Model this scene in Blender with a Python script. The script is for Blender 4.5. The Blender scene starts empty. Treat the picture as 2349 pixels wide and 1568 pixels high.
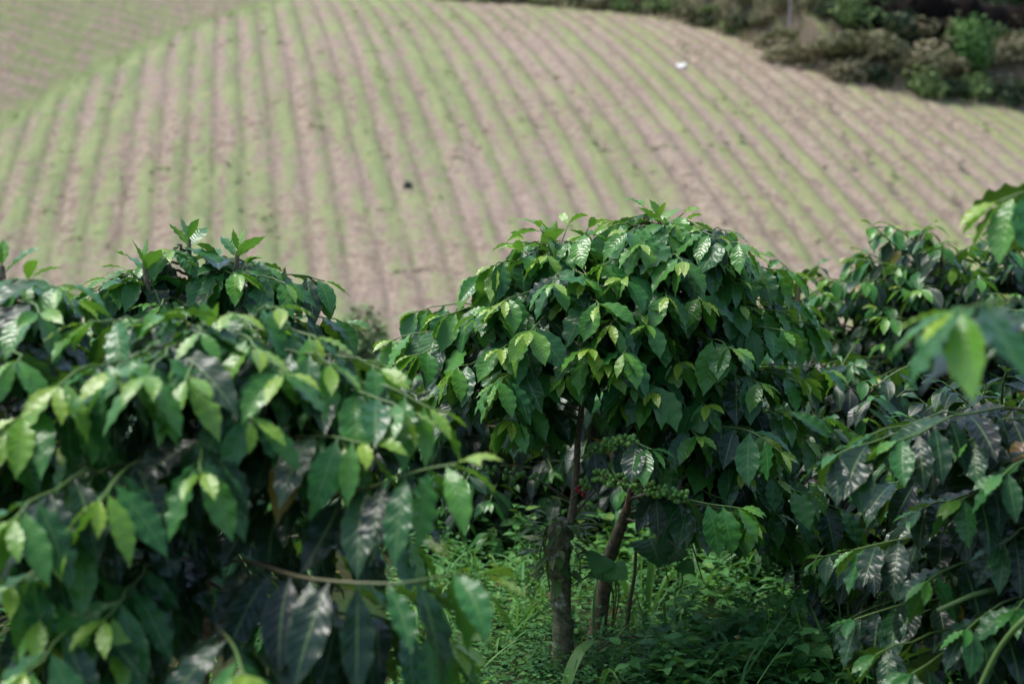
import bpy, math, random
import numpy as np

rng = np.random.default_rng(11)
random.seed(5)
S = bpy.context.scene
COL = S.collection
R = math.radians

# ------------------------------------------------------------------ camera
CAM_H, PITCH, LENS = 1.5, -6.5, 50.0
W, H = 2349.0, 1568.0
cp, sp = math.cos(R(PITCH)), math.sin(R(PITCH))
FWD = np.array([0, cp, sp]); UP = np.array([0, -sp, cp]); RT = np.array([1.0, 0, 0])
CAM = np.array([0, 0, CAM_H])
K = 36.0 / LENS / W

def ray(px, py):
    return FWD + RT * (px - W / 2) * K + UP * (H / 2 - py) * K

def P(px, py, d):
    return CAM + ray(px, py) * d

cam = bpy.data.cameras.new('camera')
cam.lens = LENS; cam.sensor_width = 36; cam.clip_start = 0.05; cam.clip_end = 2000
cam.dof.use_dof = True; cam.dof.focus_distance = 3.68; cam.dof.aperture_fstop = 2.95
cam.dof.aperture_blades = 9
co = bpy.data.objects.new('camera', cam); COL.objects.link(co)
co.location = CAM; co.rotation_euler = (R(90 + PITCH), 0, 0)
S.camera = co

# ------------------------------------------------------------------ helpers
def nrm(a):
    return a / np.maximum(np.linalg.norm(a, axis=-1, keepdims=True), 1e-9)

class MB:
    """collects vertices, faces, a uv and two point attributes"""
    def __init__(s):
        s.v = []; s.f4 = []; s.f3 = []; s.uv = []; s.t = []; s.n = 0
    def add(s, v, f, uv=None, t=None):
        v = np.asarray(v, float).reshape(-1, 3); f = np.asarray(f, int)
        if len(v) == 0: return
        s.v.append(v)
        (s.f4 if f.shape[1] == 4 else s.f3).append(f + s.n)
        s.uv.append(np.zeros((len(v), 2)) if uv is None else np.asarray(uv, float).reshape(-1, 2))
        t = 0.0 if t is None else t
        s.t.append(np.broadcast_to(np.asarray(t, float).reshape(-1), (len(v),)) if np.size(t) == 1 else np.asarray(t, float).reshape(-1))
        s.n += len(v)
    def build(s, name, mat, parent=None, smooth=True, origin=None):
        me = bpy.data.meshes.new(name)
        if s.n:
            v = np.concatenate(s.v)
            if origin is not None: v = v - np.asarray(origin)
            f4 = np.concatenate(s.f4) if s.f4 else np.zeros((0, 4), int)
            f3 = np.concatenate(s.f3) if s.f3 else np.zeros((0, 3), int)
            loops = np.concatenate([f4.ravel(), f3.ravel()]).astype(np.int32)
            starts = np.concatenate([np.arange(len(f4)) * 4, len(f4) * 4 + np.arange(len(f3)) * 3]).astype(np.int32)
            me.vertices.add(len(v)); me.vertices.foreach_set('co', v.astype(np.float32).ravel())
            me.loops.add(len(loops)); me.loops.foreach_set('vertex_index', loops)
            me.polygons.add(len(starts)); me.polygons.foreach_set('loop_start', starts)
            me.update(calc_edges=True)
            me.validate()
            if smooth: me.polygons.foreach_set('use_smooth', np.ones(len(me.polygons), bool))
            uv = np.concatenate(s.uv).astype(np.float32)
            lv = np.zeros(len(me.loops), np.int32); me.loops.foreach_get('vertex_index', lv)
            ul = me.uv_layers.new(name='UVMap'); ul.data.foreach_set('uv', uv[lv].ravel())
            a = me.attributes.new('tint', 'FLOAT', 'POINT'); a.data.foreach_set('value', np.concatenate(s.t).astype(np.float32))
        me.materials.append(mat)
        o = bpy.data.objects.new(name, me); COL.objects.link(o)
        if origin is not None and parent is None: o.location = origin
        if parent is not None: o.parent = parent
        return o

def tag(o, label=None, cat=None, group=None, kind=None):
    if label: o['label'] = label
    if cat: o['category'] = cat
    if group: o['group'] = group
    if kind: o['kind'] = kind
    return o

def thing(name, label, cat, loc, group=None):
    o = bpy.data.objects.new(name, None); COL.objects.link(o)
    o.location = loc; o.empty_display_size = .1
    return tag(o, label, cat, group)

def catmull(pts, n):
    pts = np.asarray(pts, float)
    q = np.concatenate([[2 * pts[0] - pts[1]], pts, [2 * pts[-1] - pts[-2]]])
    out = []
    for t in np.linspace(0, len(pts) - 1 - 1e-6, n):
        i = int(t); f = t - i
        a, b, c, d = q[i], q[i + 1], q[i + 2], q[i + 3]
        out.append(.5 * (2 * b + (c - a) * f + (2 * a - 5 * b + 4 * c - d) * f * f + (3 * b - a - 3 * c + d) * f ** 3))
    return np.array(out)

def tube(mb, pts, rad, k=7, t0=0., t1=0., bump=0., cap=True):
    pts = np.asarray(pts, float); n = len(pts)
    rad = np.broadcast_to(np.asarray(rad, float), (n,)) if np.size(rad) == n or np.size(rad) == 1 else np.interp(np.linspace(0, 1, n), np.linspace(0, 1, len(rad)), rad)
    tg = nrm(np.gradient(pts, axis=0))
    ref = np.array([0.3, 1, 0.1]) if abs(tg[0][2]) > .7 else np.array([0, 0, 1.])
    ang = np.linspace(0, 2 * np.pi, k, endpoint=False)
    A = nrm(np.cross(tg, ref)); B = np.cross(tg, A)
    r = rad[:, None] * (1 + bump * rng.normal(size=(n, k)))
    v = pts[:, None] + (A[:, None] * np.cos(ang)[None, :, None] + B[:, None] * np.sin(ang)[None, :, None]) * r[..., None]
    i, j = np.meshgrid(np.arange(n - 1), np.arange(k), indexing='ij')
    a = i * k + j; b = i * k + (j + 1) % k
    f = np.stack([a, b, b + k, a + k], -1).reshape(-1, 4)
    uv = np.stack(np.broadcast_arrays(np.linspace(0, 1, k)[None, :], np.linspace(0, 1, n)[:, None]), -1)
    tt = np.repeat(np.linspace(t0, t1, n), k)
    mb.add(v, f, uv, tt)
    if cap:
        c = (n - 1) * k
        vv = np.concatenate([v[-1], [pts[-1] + tg[-1] * rad[-1] * .4]])
        mb.add(vv, np.array([[q, (q + 1) % k, k] for q in range(k)]), None, t1)

PS = np.array([0, .04, .08, .17, .29, .42, .55, .68, .79, .87, .93, .97, 1.0])
PW = np.array([.03, .04, .12, .44, .78, .97, 1.0, .86, .60, .34, .15, .07, .01])

def leaves(mb, base, d0, up, L, wid, droop, tint, nv=18, nu=5, ruffle=.035, fold=.22, PS=PS, PW=PW, freq=5.2, serr=0.):
    """many leaves at once: midribs bend towards the ground, blades fold along them, margins ruffle"""
    base = np.asarray(base, float).reshape(-1, 3); N = len(base)
    if N == 0: return
    d0 = nrm(np.asarray(d0, float).reshape(-1, 3)); up = np.asarray(up, float).reshape(-1, 3)
    L = np.broadcast_to(L, (N,)).astype(float); wid = np.broadcast_to(wid, (N,)).astype(float)
    droop = np.broadcast_to(droop, (N,)).astype(float); tint = np.broadcast_to(tint, (N,)).astype(float)
    s = np.linspace(0, 1, nv)
    w0 = np.cross(d0, up)
    bad = np.linalg.norm(w0, axis=1) < .05
    w0[bad] = np.cross(d0[bad], np.array([.6, .7, .2]))
    w0 = nrm(w0)
    g = np.array([0, 0, -1.])
    d = d0[:, None] + g * (droop[:, None] * s[None] ** 1.15)[..., None]
    curl = rng.normal(0, .22, N)
    d = nrm(d + w0[:, None] * (curl[:, None] * s[None])[..., None])
    step = L[:, None, None] / (nv - 1)
    mid = base[:, None] + np.concatenate([np.zeros((N, 1, 3)), np.cumsum((d[:, :-1] + d[:, 1:]) * .5 * step, axis=1)], axis=1)
    w = nrm(w0[:, None] - d * np.sum(w0[:, None] * d, -1, keepdims=True))
    n = np.cross(w, d)
    tw = rng.normal(0, .35, N)[:, None] * s[None]
    w, n = w * np.cos(tw)[..., None] + n * np.sin(tw)[..., None], n * np.cos(tw)[..., None] - w * np.sin(tw)[..., None]
    u = np.linspace(-1, 1, nu)
    prof = np.interp(s, PS, PW)
    ph = rng.uniform(0, 6.28, (N, 2))
    fr = freq * rng.uniform(.85, 1.15, N)
    side = (u > 0).astype(int)
    phs = ph[:, side]                                             # N,nu
    wave = np.sin(2 * np.pi * fr[:, None, None] * s[None, :, None] + phs[:, None, :])
    env = np.sin(np.pi * np.clip(s, 0, 1)) ** .7
    ex = 1 + .045 * np.sin(2 * np.pi * fr[:, None, None] * s[None, :, None] + phs[:, None, :] + 1.2) * np.abs(u)[None, None] + serr * (np.arange(nv) % 2)[None, :, None] * np.abs(u)[None, None] ** 3
    hw = wid[:, None, None] * .5 * prof[None, :, None] * u[None, None] * ex
    fo = fold * rng.uniform(.3, 1.5, N)
    off = np.abs(hw) * fo[:, None, None] + (L * ruffle * rng.uniform(.6, 1.4, N))[:, None, None] * wave * (u ** 2)[None, None] * env[None, :, None]
    v = mid[:, :, None] + w[:, :, None] * hw[..., None] + n[:, :, None] * off[..., None]
    i, j = np.meshgrid(np.arange(nv - 1), np.arange(nu - 1), indexing='ij')
    a = (i * nu + j).ravel()
    f = np.stack([a, a + 1, a + nu + 1, a + nu], -1)
    f = (f[None] + (np.arange(N) * nv * nu)[:, None, None]).reshape(-1, 4)
    uv = np.stack(np.broadcast_arrays(np.broadcast_to((u * .5 + .5)[None, None], (N, nv, nu)), np.broadcast_to(s[None, :, None], (N, nv, nu))), -1)
    mb.add(v, f, uv, np.repeat(tint, nv * nu))

# ------------------------------------------------------------------ node materials
def new_mat(name):
    m = bpy.data.materials.new(name); m.use_nodes = True
    nt = m.node_tree; nt.nodes.clear()
    out = nt.nodes.new('ShaderNodeOutputMaterial')
    return m, nt, out

class NT:
    def __init__(s, nt): s.nt = nt
    def node(s, t, **kw):
        n = s.nt.nodes.new(t)
        for k, v in kw.items(): setattr(n, k, v)
        return n
    def link(s, a, b): s.nt.links.new(a, b)
    def set(s, inp, v):
        if hasattr(v, 'is_output') or isinstance(v, bpy.types.NodeSocket): s.link(v, inp)
        else: inp.default_value = v
    def math(s, op, a, b=0., c=None, clamp=False):
        n = s.node('ShaderNodeMath', operation=op); n.use_clamp = clamp
        s.set(n.inputs[0], a); s.set(n.inputs[1], b)
        if c is not None: s.set(n.inputs[2], c)
        return n.outputs[0]
    def mix(s, f, a, b, blend='MIX'):
        n = s.node('ShaderNodeMix', data_type='RGBA', blend_type=blend)
        s.set(n.inputs[0], f)
        s.set(n.inputs[6], a if not isinstance(a, tuple) else (*a, 1)); s.set(n.inputs[7], b if not isinstance(b, tuple) else (*b, 1))
        return n.outputs[2]
    def ramp(s, f, stops):
        n = s.node('ShaderNodeValToRGB'); e = n.color_ramp.elements
        while len(e) < len(stops): e.new(.5)
        for k, (p, c) in zip(e, stops): k.position = p; k.color = (*c, 1) if len(c) == 3 else c
        s.link(f, n.inputs[0]); return n.outputs[0]
    def smooth(s, x, lo, hi):
        n = s.node('ShaderNodeMapRange', interpolation_type='SMOOTHSTEP')
        s.set(n.inputs[0], x); n.inputs[1].default_value = lo; n.inputs[2].default_value = hi
        return n.outputs[0]
    def noise(s, vec, scale, detail=4, rough=.55, dim='3D'):
        n = s.node('ShaderNodeTexNoise', noise_dimensions=dim)
        if vec is not None: s.link(vec, n.inputs['Vector'])
        n.inputs['Scale'].default_value = scale; n.inputs['Detail'].default_value = detail; n.inputs['Roughness'].default_value = rough
        return n.outputs['Fac']
    def attr(s, name, out='Fac'):
        return s.node('ShaderNodeAttribute', attribute_name=name).outputs[out]
    def obj(s): return s.node('ShaderNodeTexCoord').outputs['Object']

def leaf_material(name, stops, rough=.3, trans=.13, vein=10., bump=.17, midrib=(.10, .19, .05), spec=.5, tcol=(.24, .54, .04), coat=0.):
    m, nt, out = new_mat(name); g = NT(nt)
    t = g.attr('tint')
    uv = g.node('ShaderNodeUVMap', uv_map='UVMap').outputs[0]
    sx = g.node('ShaderNodeSeparateXYZ'); g.link(uv, sx.inputs[0])
    au = g.math('MULTIPLY', g.math('ABSOLUTE', g.math('SUBTRACT', sx.outputs[0], .5)), 2.)
    vv = sx.outputs[1]
    nz = g.noise(g.obj(), 38, 3)
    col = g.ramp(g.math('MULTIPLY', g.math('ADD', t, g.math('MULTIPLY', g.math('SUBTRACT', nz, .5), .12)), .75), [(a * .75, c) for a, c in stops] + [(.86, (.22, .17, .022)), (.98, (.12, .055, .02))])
    ph = g.math('SUBTRACT', g.math('MULTIPLY', vv, vein), g.math('MULTIPLY', au, 1.7))
    sn = g.math('ABSOLUTE', g.math('SINE', g.math('MULTIPLY', ph, math.pi)))
    ridge = g.math('POWER', sn, .55)
    veinm = g.math('MULTIPLY', g.math('SUBTRACT', 1., g.smooth(sn, 0., .22)), .28)
    col = g.mix(veinm, col, g.mix(.5, col, midrib))
    mr = g.math('SUBTRACT', 1., g.smooth(au, .035, .085))
    col = g.mix(g.math('MULTIPLY', mr, .7), col, midrib)
    edge = g.math('MULTIPLY', g.smooth(au, .9, 1.), .25)
    col = g.mix(edge, col, (.10, .17, .03))
    hgt = g.math('SUBTRACT', ridge, g.math('MULTIPLY', mr, .9))
    b = g.node('ShaderNodeBump'); b.inputs['Strength'].default_value = bump; b.inputs['Distance'].default_value = .004
    g.link(hgt, b.inputs['Height'])
    pr = g.node('ShaderNodeBsdfPrincipled')
    g.link(col, pr.inputs['Base Color']); g.link(b.outputs[0], pr.inputs['Normal'])
    g.link(g.math('ADD', rough - .05, g.math('MULTIPLY', g.noise(g.obj(), 14, 2), .12)), pr.inputs['Roughness'])
    pr.inputs['Specular IOR Level'].default_value = spec
    pr.inputs['Coat Weight'].default_value = coat; pr.inputs['Coat Roughness'].default_value = .17; g.link(b.outputs[0], pr.inputs['Coat Normal'])
    tr = g.node('ShaderNodeBsdfTranslucent')
    g.link(g.mix(.62, col, tcol), tr.inputs['Color'])
    mx = g.node('ShaderNodeMixShader'); mx.inputs[0].default_value = trans
    g.link(pr.outputs[0], mx.inputs[1]); g.link(tr.outputs[0], mx.inputs[2])
    g.link(mx.outputs[0], out.inputs[0])
    return m

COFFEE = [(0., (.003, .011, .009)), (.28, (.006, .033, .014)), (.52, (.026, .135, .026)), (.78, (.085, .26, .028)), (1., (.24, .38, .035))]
M = {}
M['leaf'] = leaf_material('coffee_leaf', COFFEE, rough=.42, spec=.26, coat=.3)
M['young'] = leaf_material('young_coffee_leaf', COFFEE, rough=.36, trans=.24, bump=.2, spec=.3, coat=.5)
M['weed'] = leaf_material('weed_leaf', [(0., (.014, .06, .02)), (.4, (.042, .16, .042)), (.75, (.10, .27, .06)), (1., (.21, .30, .06))], rough=.5, trans=.25, vein=6, bump=.3, spec=.3)
M['grass'] = leaf_material('grass_blade', [(0., (.03, .09, .03)), (.5, (.055, .16, .04)), (1., (.14, .29, .07))], rough=.45, trans=.3, vein=0, bump=0, spec=.35)
M['fern'] = leaf_material('epiphyte_leaf', [(0., (.035, .08, .02)), (.5, (.08, .15, .035)), (1., (.19, .20, .06))], rough=.5, trans=.2, vein=0, bump=0, spec=.3)

def bark_material(name, c1, c2, lichen=None, scale=60):
    m, nt, out = new_mat(name); g = NT(nt); o = g.obj()
    n1 = g.noise(o, scale, 6, .65); n2 = g.noise(o, scale * .35, 3)
    col = g.mix(g.smooth(n1, .35, .65), c1, c2)
    if lichen: col = g.mix(g.smooth(n2, .56, .66), col, lichen)
    pr = g.node('ShaderNodeBsdfPrincipled'); g.link(col, pr.inputs['Base Color']); pr.inputs['Roughness'].default_value = .85
    b = g.node('ShaderNodeBump'); b.inputs['Strength'].default_value = .7; b.inputs['Distance'].default_value = .006
    g.link(n1, b.inputs['Height']); g.link(b.outputs[0], pr.inputs['Normal']); g.link(pr.outputs[0], out.inputs[0])
    return m
M['stump'] = bark_material('mossy_bark', (.045, .058, .024), (.17, .16, .085), (.34, .35, .27))
M['stump_brown'] = bark_material('brown_bark', (.045, .04, .02), (.14, .11, .06))
M['bark'] = bark_material('stem_bark', (.10, .08, .05), (.22, .18, .11), scale=90)
M['redbark'] = bark_material('red_brown_bark', (.10, .058, .035), (.24, .15, .09), scale=90)

def twig_material():
    m, nt, out = new_mat('twig'); g = NT(nt)
    n = g.noise(g.obj(), 70, 4)
    col = g.ramp(g.math('ADD', g.attr('tint'), g.math('MULTIPLY', g.math('SUBTRACT', n, .5), .3)),
                 [(0., (.10, .07, .045)), (.35, (.12, .10, .05)), (.6, (.07, .13, .03)), (1., (.13, .23, .05))])
    pr = g.node('ShaderNodeBsdfPrincipled'); g.link(col, pr.inputs['Base Color']); pr.inputs['Roughness'].default_value = .5
    g.link(pr.outputs[0], out.inputs[0]); return m
M['twig'] = twig_material()

def plain(name, c1, c2, scale=40, rough=.6, spec=.5):
    m, nt, out = new_mat(name); g = NT(nt)
    pr = g.node('ShaderNodeBsdfPrincipled'); g.link(g.mix(g.noise(g.obj(), scale, 4), c1, c2), pr.inputs['Base Color'])
    pr.inputs['Roughness'].default_value = rough; pr.inputs['Specular IOR Level'].default_value = spec
    g.link(pr.outputs[0], out.inputs[0]); return m
def berry_material():
    m, nt, out = new_mat('coffee_berry'); g = NT(nt)
    col = g.ramp(g.attr('tint'), [(0., (.09, .24, .04)), (.5, (.17, .32, .06)), (.75, (.25, .05, .02)), (1., (.32, .012, .015))])
    pr = g.node('ShaderNodeBsdfPrincipled'); g.link(col, pr.inputs['Base Color']); pr.inputs['Roughness'].default_value = .25
    g.link(pr.outputs[0], out.inputs[0]); return m
M['berry'] = berry_material()
M['petal'] = plain('white_petal', (.75, .75, .7), (.85, .85, .8))
M['orange'] = plain('orange_floret', (.55, .25, .04), (.65, .35, .06))
M['pink'] = plain('pink_bud', (.50, .18, .20), (.60, .32, .30))
M['post'] = plain('weathered_post', (.22, .22, .23), (.34, .33, .33), 20, .9)
M['paper'] = plain('white_scrap', (.75, .75, .76), (.85, .85, .86), 5, .6)
M['stone'] = plain('dark_stone', (.025, .03, .025), (.06, .06, .05), 8, .9)
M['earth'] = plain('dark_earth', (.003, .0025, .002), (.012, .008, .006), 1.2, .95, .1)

def scrub_material(name, stops, rv=.3):
    m, nt, out = new_mat(name); g = NT(nt)
    oi = g.node('ShaderNodeObjectInfo').outputs['Random']
    f = g.math('ADD', g.math('MULTIPLY', g.attr('tint'), 1 - rv), g.math('MULTIPLY', oi, rv))
    col = g.ramp(f, stops)
    pr = g.node('ShaderNodeBsdfPrincipled'); g.link(col, pr.inputs['Base Color']); pr.inputs['Roughness'].default_value = .6
    pr.inputs['Specular IOR Level'].default_value = .25
    tr = g.node('ShaderNodeBsdfTranslucent'); g.link(col, tr.inputs[0])
    mx = g.node('ShaderNodeMixShader'); mx.inputs[0].default_value = .2
    g.link(pr.outputs[0], mx.inputs[1]); g.link(tr.outputs[0], mx.inputs[2]); g.link(mx.outputs[0], out.inputs[0])
    return m
M['scrub'] = scrub_material('scrub_leaf', [(0., (.06, .075, .035)), (.35, (.15, .165, .075)), (.65, (.24, .22, .12)), (1., (.33, .26, .19))])
M['scrub_green'] = scrub_material('green_scrub_leaf', [(0., (.05, .09, .035)), (.5, (.12, .20, .065)), (1., (.25, .33, .11))])
M['scrub_dark'] = scrub_material('dark_scrub_leaf', [(0., (.016, .032, .018)), (.5, (.045, .08, .035)), (1., (.10, .14, .055))])
M['scrub_bright'] = scrub_material('bright_tree_leaf', [(0., (.05, .12, .03)), (.5, (.09, .20, .05)), (1., (.16, .30, .08))])
M['bank_grass'] = scrub_material('bank_grass_blade', [(0., (.12, .17, .06)), (.4, (.22, .24, .10)), (.7, (.36, .30, .18)), (1., (.44, .36, .26))], rv=0)
M['field_grass'] = scrub_material('field_grass_blade', [(0., (.26, .42, .12)), (.5, (.38, .50, .18)), (.75, (.50, .52, .25)), (1., (.62, .55, .38))], rv=0)

# ------------------------------------------------------------------ terrain
ROWDIR = nrm(np.array([-.194, 1.0]))              # the furrows run up the hill along this line
ROWN = np.array([ROWDIR[1], -ROWDIR[0]])
ROWP = 1.1
XC, YC, HA, HB = -10., 115., 90., 72.

def sstep(x, a, b):
    t = np.clip((x - a) / (b - a), 0, 1); return t * t * (3 - 2 * t)

def dome(x, y):
    yy = np.where(y > YC, 0, (YC - y) / HB)
    r2 = ((x - XC) / HA) ** 2 + yy ** 2
    h = -4 + 19 * (1 - r2)
    return h + np.clip(y - 96, 0, None) * .10

def base_height(x, y):
    x = np.asarray(x, float); y = np.asarray(y, float)
    near = -4.2 * sstep(y, 10, 30) + .02 * np.sin(x * 2.1 + 1) * np.sin(y * 1.7)
    h = dome(x, y)
    k = 1.0
    m = np.maximum(near, h)
    return m + k * .25 * np.clip(1 - np.abs(near - h) / (2 * k), 0, None) ** 2

def march(px, py, fn, t0=20., t1=260.):
    d = ray(px, py)
    t = np.arange(t0, t1, .1)
    p = CAM[None] + d[None] * t[:, None]
    hit = np.nonzero(p[:, 2] < fn(p[:, 0], p[:, 1]))[0]
    return p[hit[0]] if len(hit) else None

# edge between the field and the scrubby bank, as a plan curve x -> y
edge_px = [(1010, 4), (1180, 10), (1350, 24), (1560, 50), (1750, 112), (1900, 182), (2100, 226), (2349, 252)]
ex, ey = [], []
for q in edge_px:
    h = march(*q, base_height)
    if h is not None and h[1] < 112: ex.append(h[0]); ey.append(h[1])
    else: ex.append(ray(*q)[0] * 104); ey.append(104.)
o_ = np.argsort(ex); EX = np.array(ex)[o_]; EY = np.array(ey)[o_]
EX = np.concatenate([[EX[0] - 8], EX, [EX[-1] + 40]]); EY = np.concatenate([[EY[0] + 16], EY, [EY[-1] - 12]])

def scrub_depth(x, y):                             # metres beyond the field edge, into the scrub
    return np.where(x > EX[0], y - np.interp(x, EX, EY), -20. )

LB0, LB1 = np.array([-21.6, 60.]), np.array([-14.1, 87.])
LBD = nrm(LB1 - LB0); LBN = np.array([-LBD[1], LBD[0]])
def left_depth(x, y):                              # metres beyond the grass balk, into the far-left field
    return (x - LB0[0]) * LBN[0] + (y - LB0[1]) * LBN[1]

def height(x, y):
    h = base_height(x, y)
    sd = scrub_depth(x, y)
    s = np.clip(sd, 0, None)
    bank = .22 * s + 1.5 * sstep(s, 1.0, 3.2) + 2.2 * sstep(s, 9.0, 10.6) + 1.6 * sstep(s, 17, 19)
    ld = np.clip(left_depth(x, y), 0, None)
    return h + np.minimum(bank, 24) * sstep(x, EX[0], EX[0] + 26) + np.minimum(ld, 120) * .30 * sstep(y, 40, 60)

_NG = np.random.default_rng(3).uniform(0, 1, (64, 64))
def vnoise(x, y):
    xi = np.floor(x).astype(int); yi = np.floor(y).astype(int); fx = sstep(x - xi, 0, 1); fy = sstep(y - yi, 0, 1)
    g = lambda a, b: _NG[a % 64, b % 64]
    return (g(xi, yi) * (1 - fx) + g(xi + 1, yi) * fx) * (1 - fy) + (g(xi, yi + 1) * (1 - fx) + g(xi + 1, yi + 1) * fx) * fy

def field_relief(x, y):
    v = x * ROWN[0] + y * ROWN[1]
    ld = left_depth(x, y); sd = scrub_depth(x, y)
    inf = sstep(-ld, 0, .8) * sstep(-sd, 0, 1) * sstep(y, 41, 44)
    r = .05 * np.cos(2 * np.pi * v / ROWP) * inf
    lf = sstep(ld, .5, 1.5) * sstep(-sd, 0, 1)
    r += .07 * np.cos(2 * np.pi * (y + .12 * x) / 1.4) * lf
    r += .05 * np.exp(-(ld / .5) ** 2) * sstep(y, 40, 44)
    return r

def axis(segs):
    out = []
    for a, b, st in segs: out.append(np.arange(a, b, st))
    out.append([segs[-1][1]]); return np.concatenate(out)

def grid(name, vs, us, mat, label, nz=.03):
    V, U = np.meshgrid(vs, us, indexing='ij')
    X = V * ROWN[0] + U * ROWDIR[0]; Y = V * ROWN[1] + U * ROWDIR[1]
    Z = height(X, Y) + field_relief(X, Y)
    if nz: Z[1:-1, 1:-1] += rng.normal(0, nz, Z[1:-1, 1:-1].shape) * sstep(Y, 42, 46)[1:-1, 1:-1]
    nv, nu = V.shape
    i, j = np.meshgrid(np.arange(nv - 1), np.arange(nu - 1), indexing='ij')
    a = (i * nu + j).ravel()
    f = np.stack([a, a + nu, a + nu + 1, a + 1], -1)
    mb = MB(); ld = left_depth(X, Y); sd = scrub_depth(X, Y)
    uv = np.stack([sstep(ld, -.25, .25), sstep(sd, -.6, .6)], -1)
    mb.add(np.stack([X, Y, Z], -1), f, uv, np.maximum(np.exp(-((ld + .1) / .5) ** 2), .75 * np.exp(-((sd + 1.6) / 1.3) ** 2) * sstep(vnoise(X * .35, Y * .35), .3, .7)).ravel())
    o = mb.build(name, mat)
    return tag(o, label, 'terrain', kind='structure')

def hill_material():
    m, nt, out = new_mat('ploughed_field'); g = NT(nt)
    o = g.obj()
    def dot(v):
        n = g.node('ShaderNodeVectorMath', operation='DOT_PRODUCT'); g.link(o, n.inputs[0]); n.inputs[1].default_value = v
        return n.outputs['Value']
    v = dot((ROWN[0], ROWN[1], 0)); u = dot((ROWDIR[0], ROWDIR[1], 0))
    cb = g.node('ShaderNodeCombineXYZ'); g.link(v, cb.inputs[0]); g.link(g.math('MULTIPLY', u, .22), cb.inputs[1])
    al = cb.outputs[0]                                            # stretched along the rows
    nlow = g.noise(al, .16, 3); nmid = g.noise(al, 1.1, 5, .65); nhi = g.noise(o, 4.5, 5, .7); nclod = g.noise(o, 11, 4, .7)
    npatch = g.noise(o, .09, 3); nm2 = g.noise(o, 1.9, 5, .75)
    wob = g.math('ADD', g.math('MULTIPLY', g.math('SUBTRACT', nmid, .5), 1.4), g.math('MULTIPLY', g.math('SUBTRACT', nlow, .5), 4.5))
    st = g.math('COSINE', g.math('ADD', g.math('MULTIPLY', v, 2 * math.pi / ROWP), wob))
    vl = dot((.12, 1, 0))
    stl = g.math('COSINE', g.math('ADD', g.math('MULTIPLY', vl, 2 * math.pi / 1.4), wob))
    uv = g.node('ShaderNodeUVMap', uv_map='UVMap').outputs[0]
    sx = g.node('ShaderNodeSeparateXYZ'); g.link(uv, sx.inputs[0])
    left, scrub = sx.outputs[0], sx.outputs[1]
    balk = g.attr('tint')
    def mixf(f, a, b): return g.math('ADD', g.math('MULTIPLY', a, g.math('SUBTRACT', 1., f)), g.math('MULTIPLY', b, f))
    stripe = mixf(left, g.math('MULTIPLY', st, g.math('ADD', .16, g.math('MULTIPLY', g.smooth(nlow, .38, .62), .34))), g.math('MULTIPLY', stl, .34))
    cr = g.node('ShaderNodeCombineXYZ'); g.link(g.math('MULTIPLY', v, .9), cr.inputs[0]); g.link(g.math('MULTIPLY', u, .05), cr.inputs[1])
    nrow = g.noise(cr.outputs[0], 1., 3)
    gs = g.math('ADD', stripe, g.math('MULTIPLY', g.math('SUBTRACT', nm2, .5), 3.4))
    gs = g.math('ADD', gs, g.math('MULTIPLY', g.math('SUBTRACT', nrow, .5), 2.0))
    gs = g.math('ADD', gs, g.math('MULTIPLY', g.math('SUBTRACT', nmid, .5), 3.0))
    gs = g.math('ADD', gs, g.math('MULTIPLY', g.math('SUBTRACT', nlow, .5), 2.8))
    # the far-left rows and the lower left keep more live grass, the right side more straw
    lush = g.smooth(v, 32., -2.)
    gs = g.math('ADD', gs, g.math('SUBTRACT', g.math('MULTIPLY', lush, .28), .1))
    gs = g.math('SUBTRACT', gs, g.math('MULTIPLY', left, .12))
    gs = g.math('ADD', gs, g.math('MULTIPLY', balk, .6))
    gs = g.math('SUBTRACT', gs, g.math('MULTIPLY', scrub, .5))
    gm = g.smooth(gs, -.35, .55)
    soil = g.mix(g.smooth(nhi, .35, .68), (.24, .188, .138), (.415, .335, .247))
    soil = g.mix(g.math('MULTIPLY', g.smooth(nm2, .52, .38), .75), soil, (.15, .11, .085))
    soil = g.mix(g.math('MULTIPLY', g.smooth(nm2, .54, .68), .6), soil, (.48, .39, .32))
    soil = g.mix(g.smooth(npatch, .35, .65), soil, g.mix(.5, soil, (.34, .26, .22)))
    soil = g.mix(g.smooth(nclod, .36, .48), (.12, .085, .065), soil)
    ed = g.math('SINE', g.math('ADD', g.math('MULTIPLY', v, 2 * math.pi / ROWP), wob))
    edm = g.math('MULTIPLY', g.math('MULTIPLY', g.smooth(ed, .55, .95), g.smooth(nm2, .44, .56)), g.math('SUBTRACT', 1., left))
    straw = g.mix(nclod, (.34, .29, .19), (.44, .38, .27))
    soil = g.mix(g.smooth(g.math('ADD', nmid, g.math('MULTIPLY', g.math('SUBTRACT', nclod, .5), .6)), .58, .72), soil, straw)
    soil = g.mix(g.math('MULTIPLY', left, .3), soil, g.mix(nmid, (.12, .095, .06), (.26, .22, .15)))
    soil = g.mix(g.math('MULTIPLY', scrub, .85), soil, (.11, .092, .062))
    grn = g.mix(g.smooth(nmid, .35, .65), (.125, .195, .07), (.225, .28, .115))
    grn = g.mix(g.smooth(g.noise(o, 1.3, 4), .55, .72), grn, (.28, .29, .13))
    grn = g.mix(g.math('MULTIPLY', g.math('SUBTRACT', 1., lush), .5), grn, (.27, .28, .11))
    grn = g.mix(g.math('MULTIPLY', left, .45), grn, g.mix(nhi, (.10, .11, .05), (.22, .23, .10)))
    grn = g.mix(g.math('MULTIPLY', balk, .4), grn, (.17, .27, .07))
    grn = g.mix(g.math('MULTIPLY', g.smooth(nclod, .47, .34), .6), grn, (.085, .13, .045))
    col = g.mix(g.math('MULTIPLY', gm, .8), soil, grn)
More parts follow.
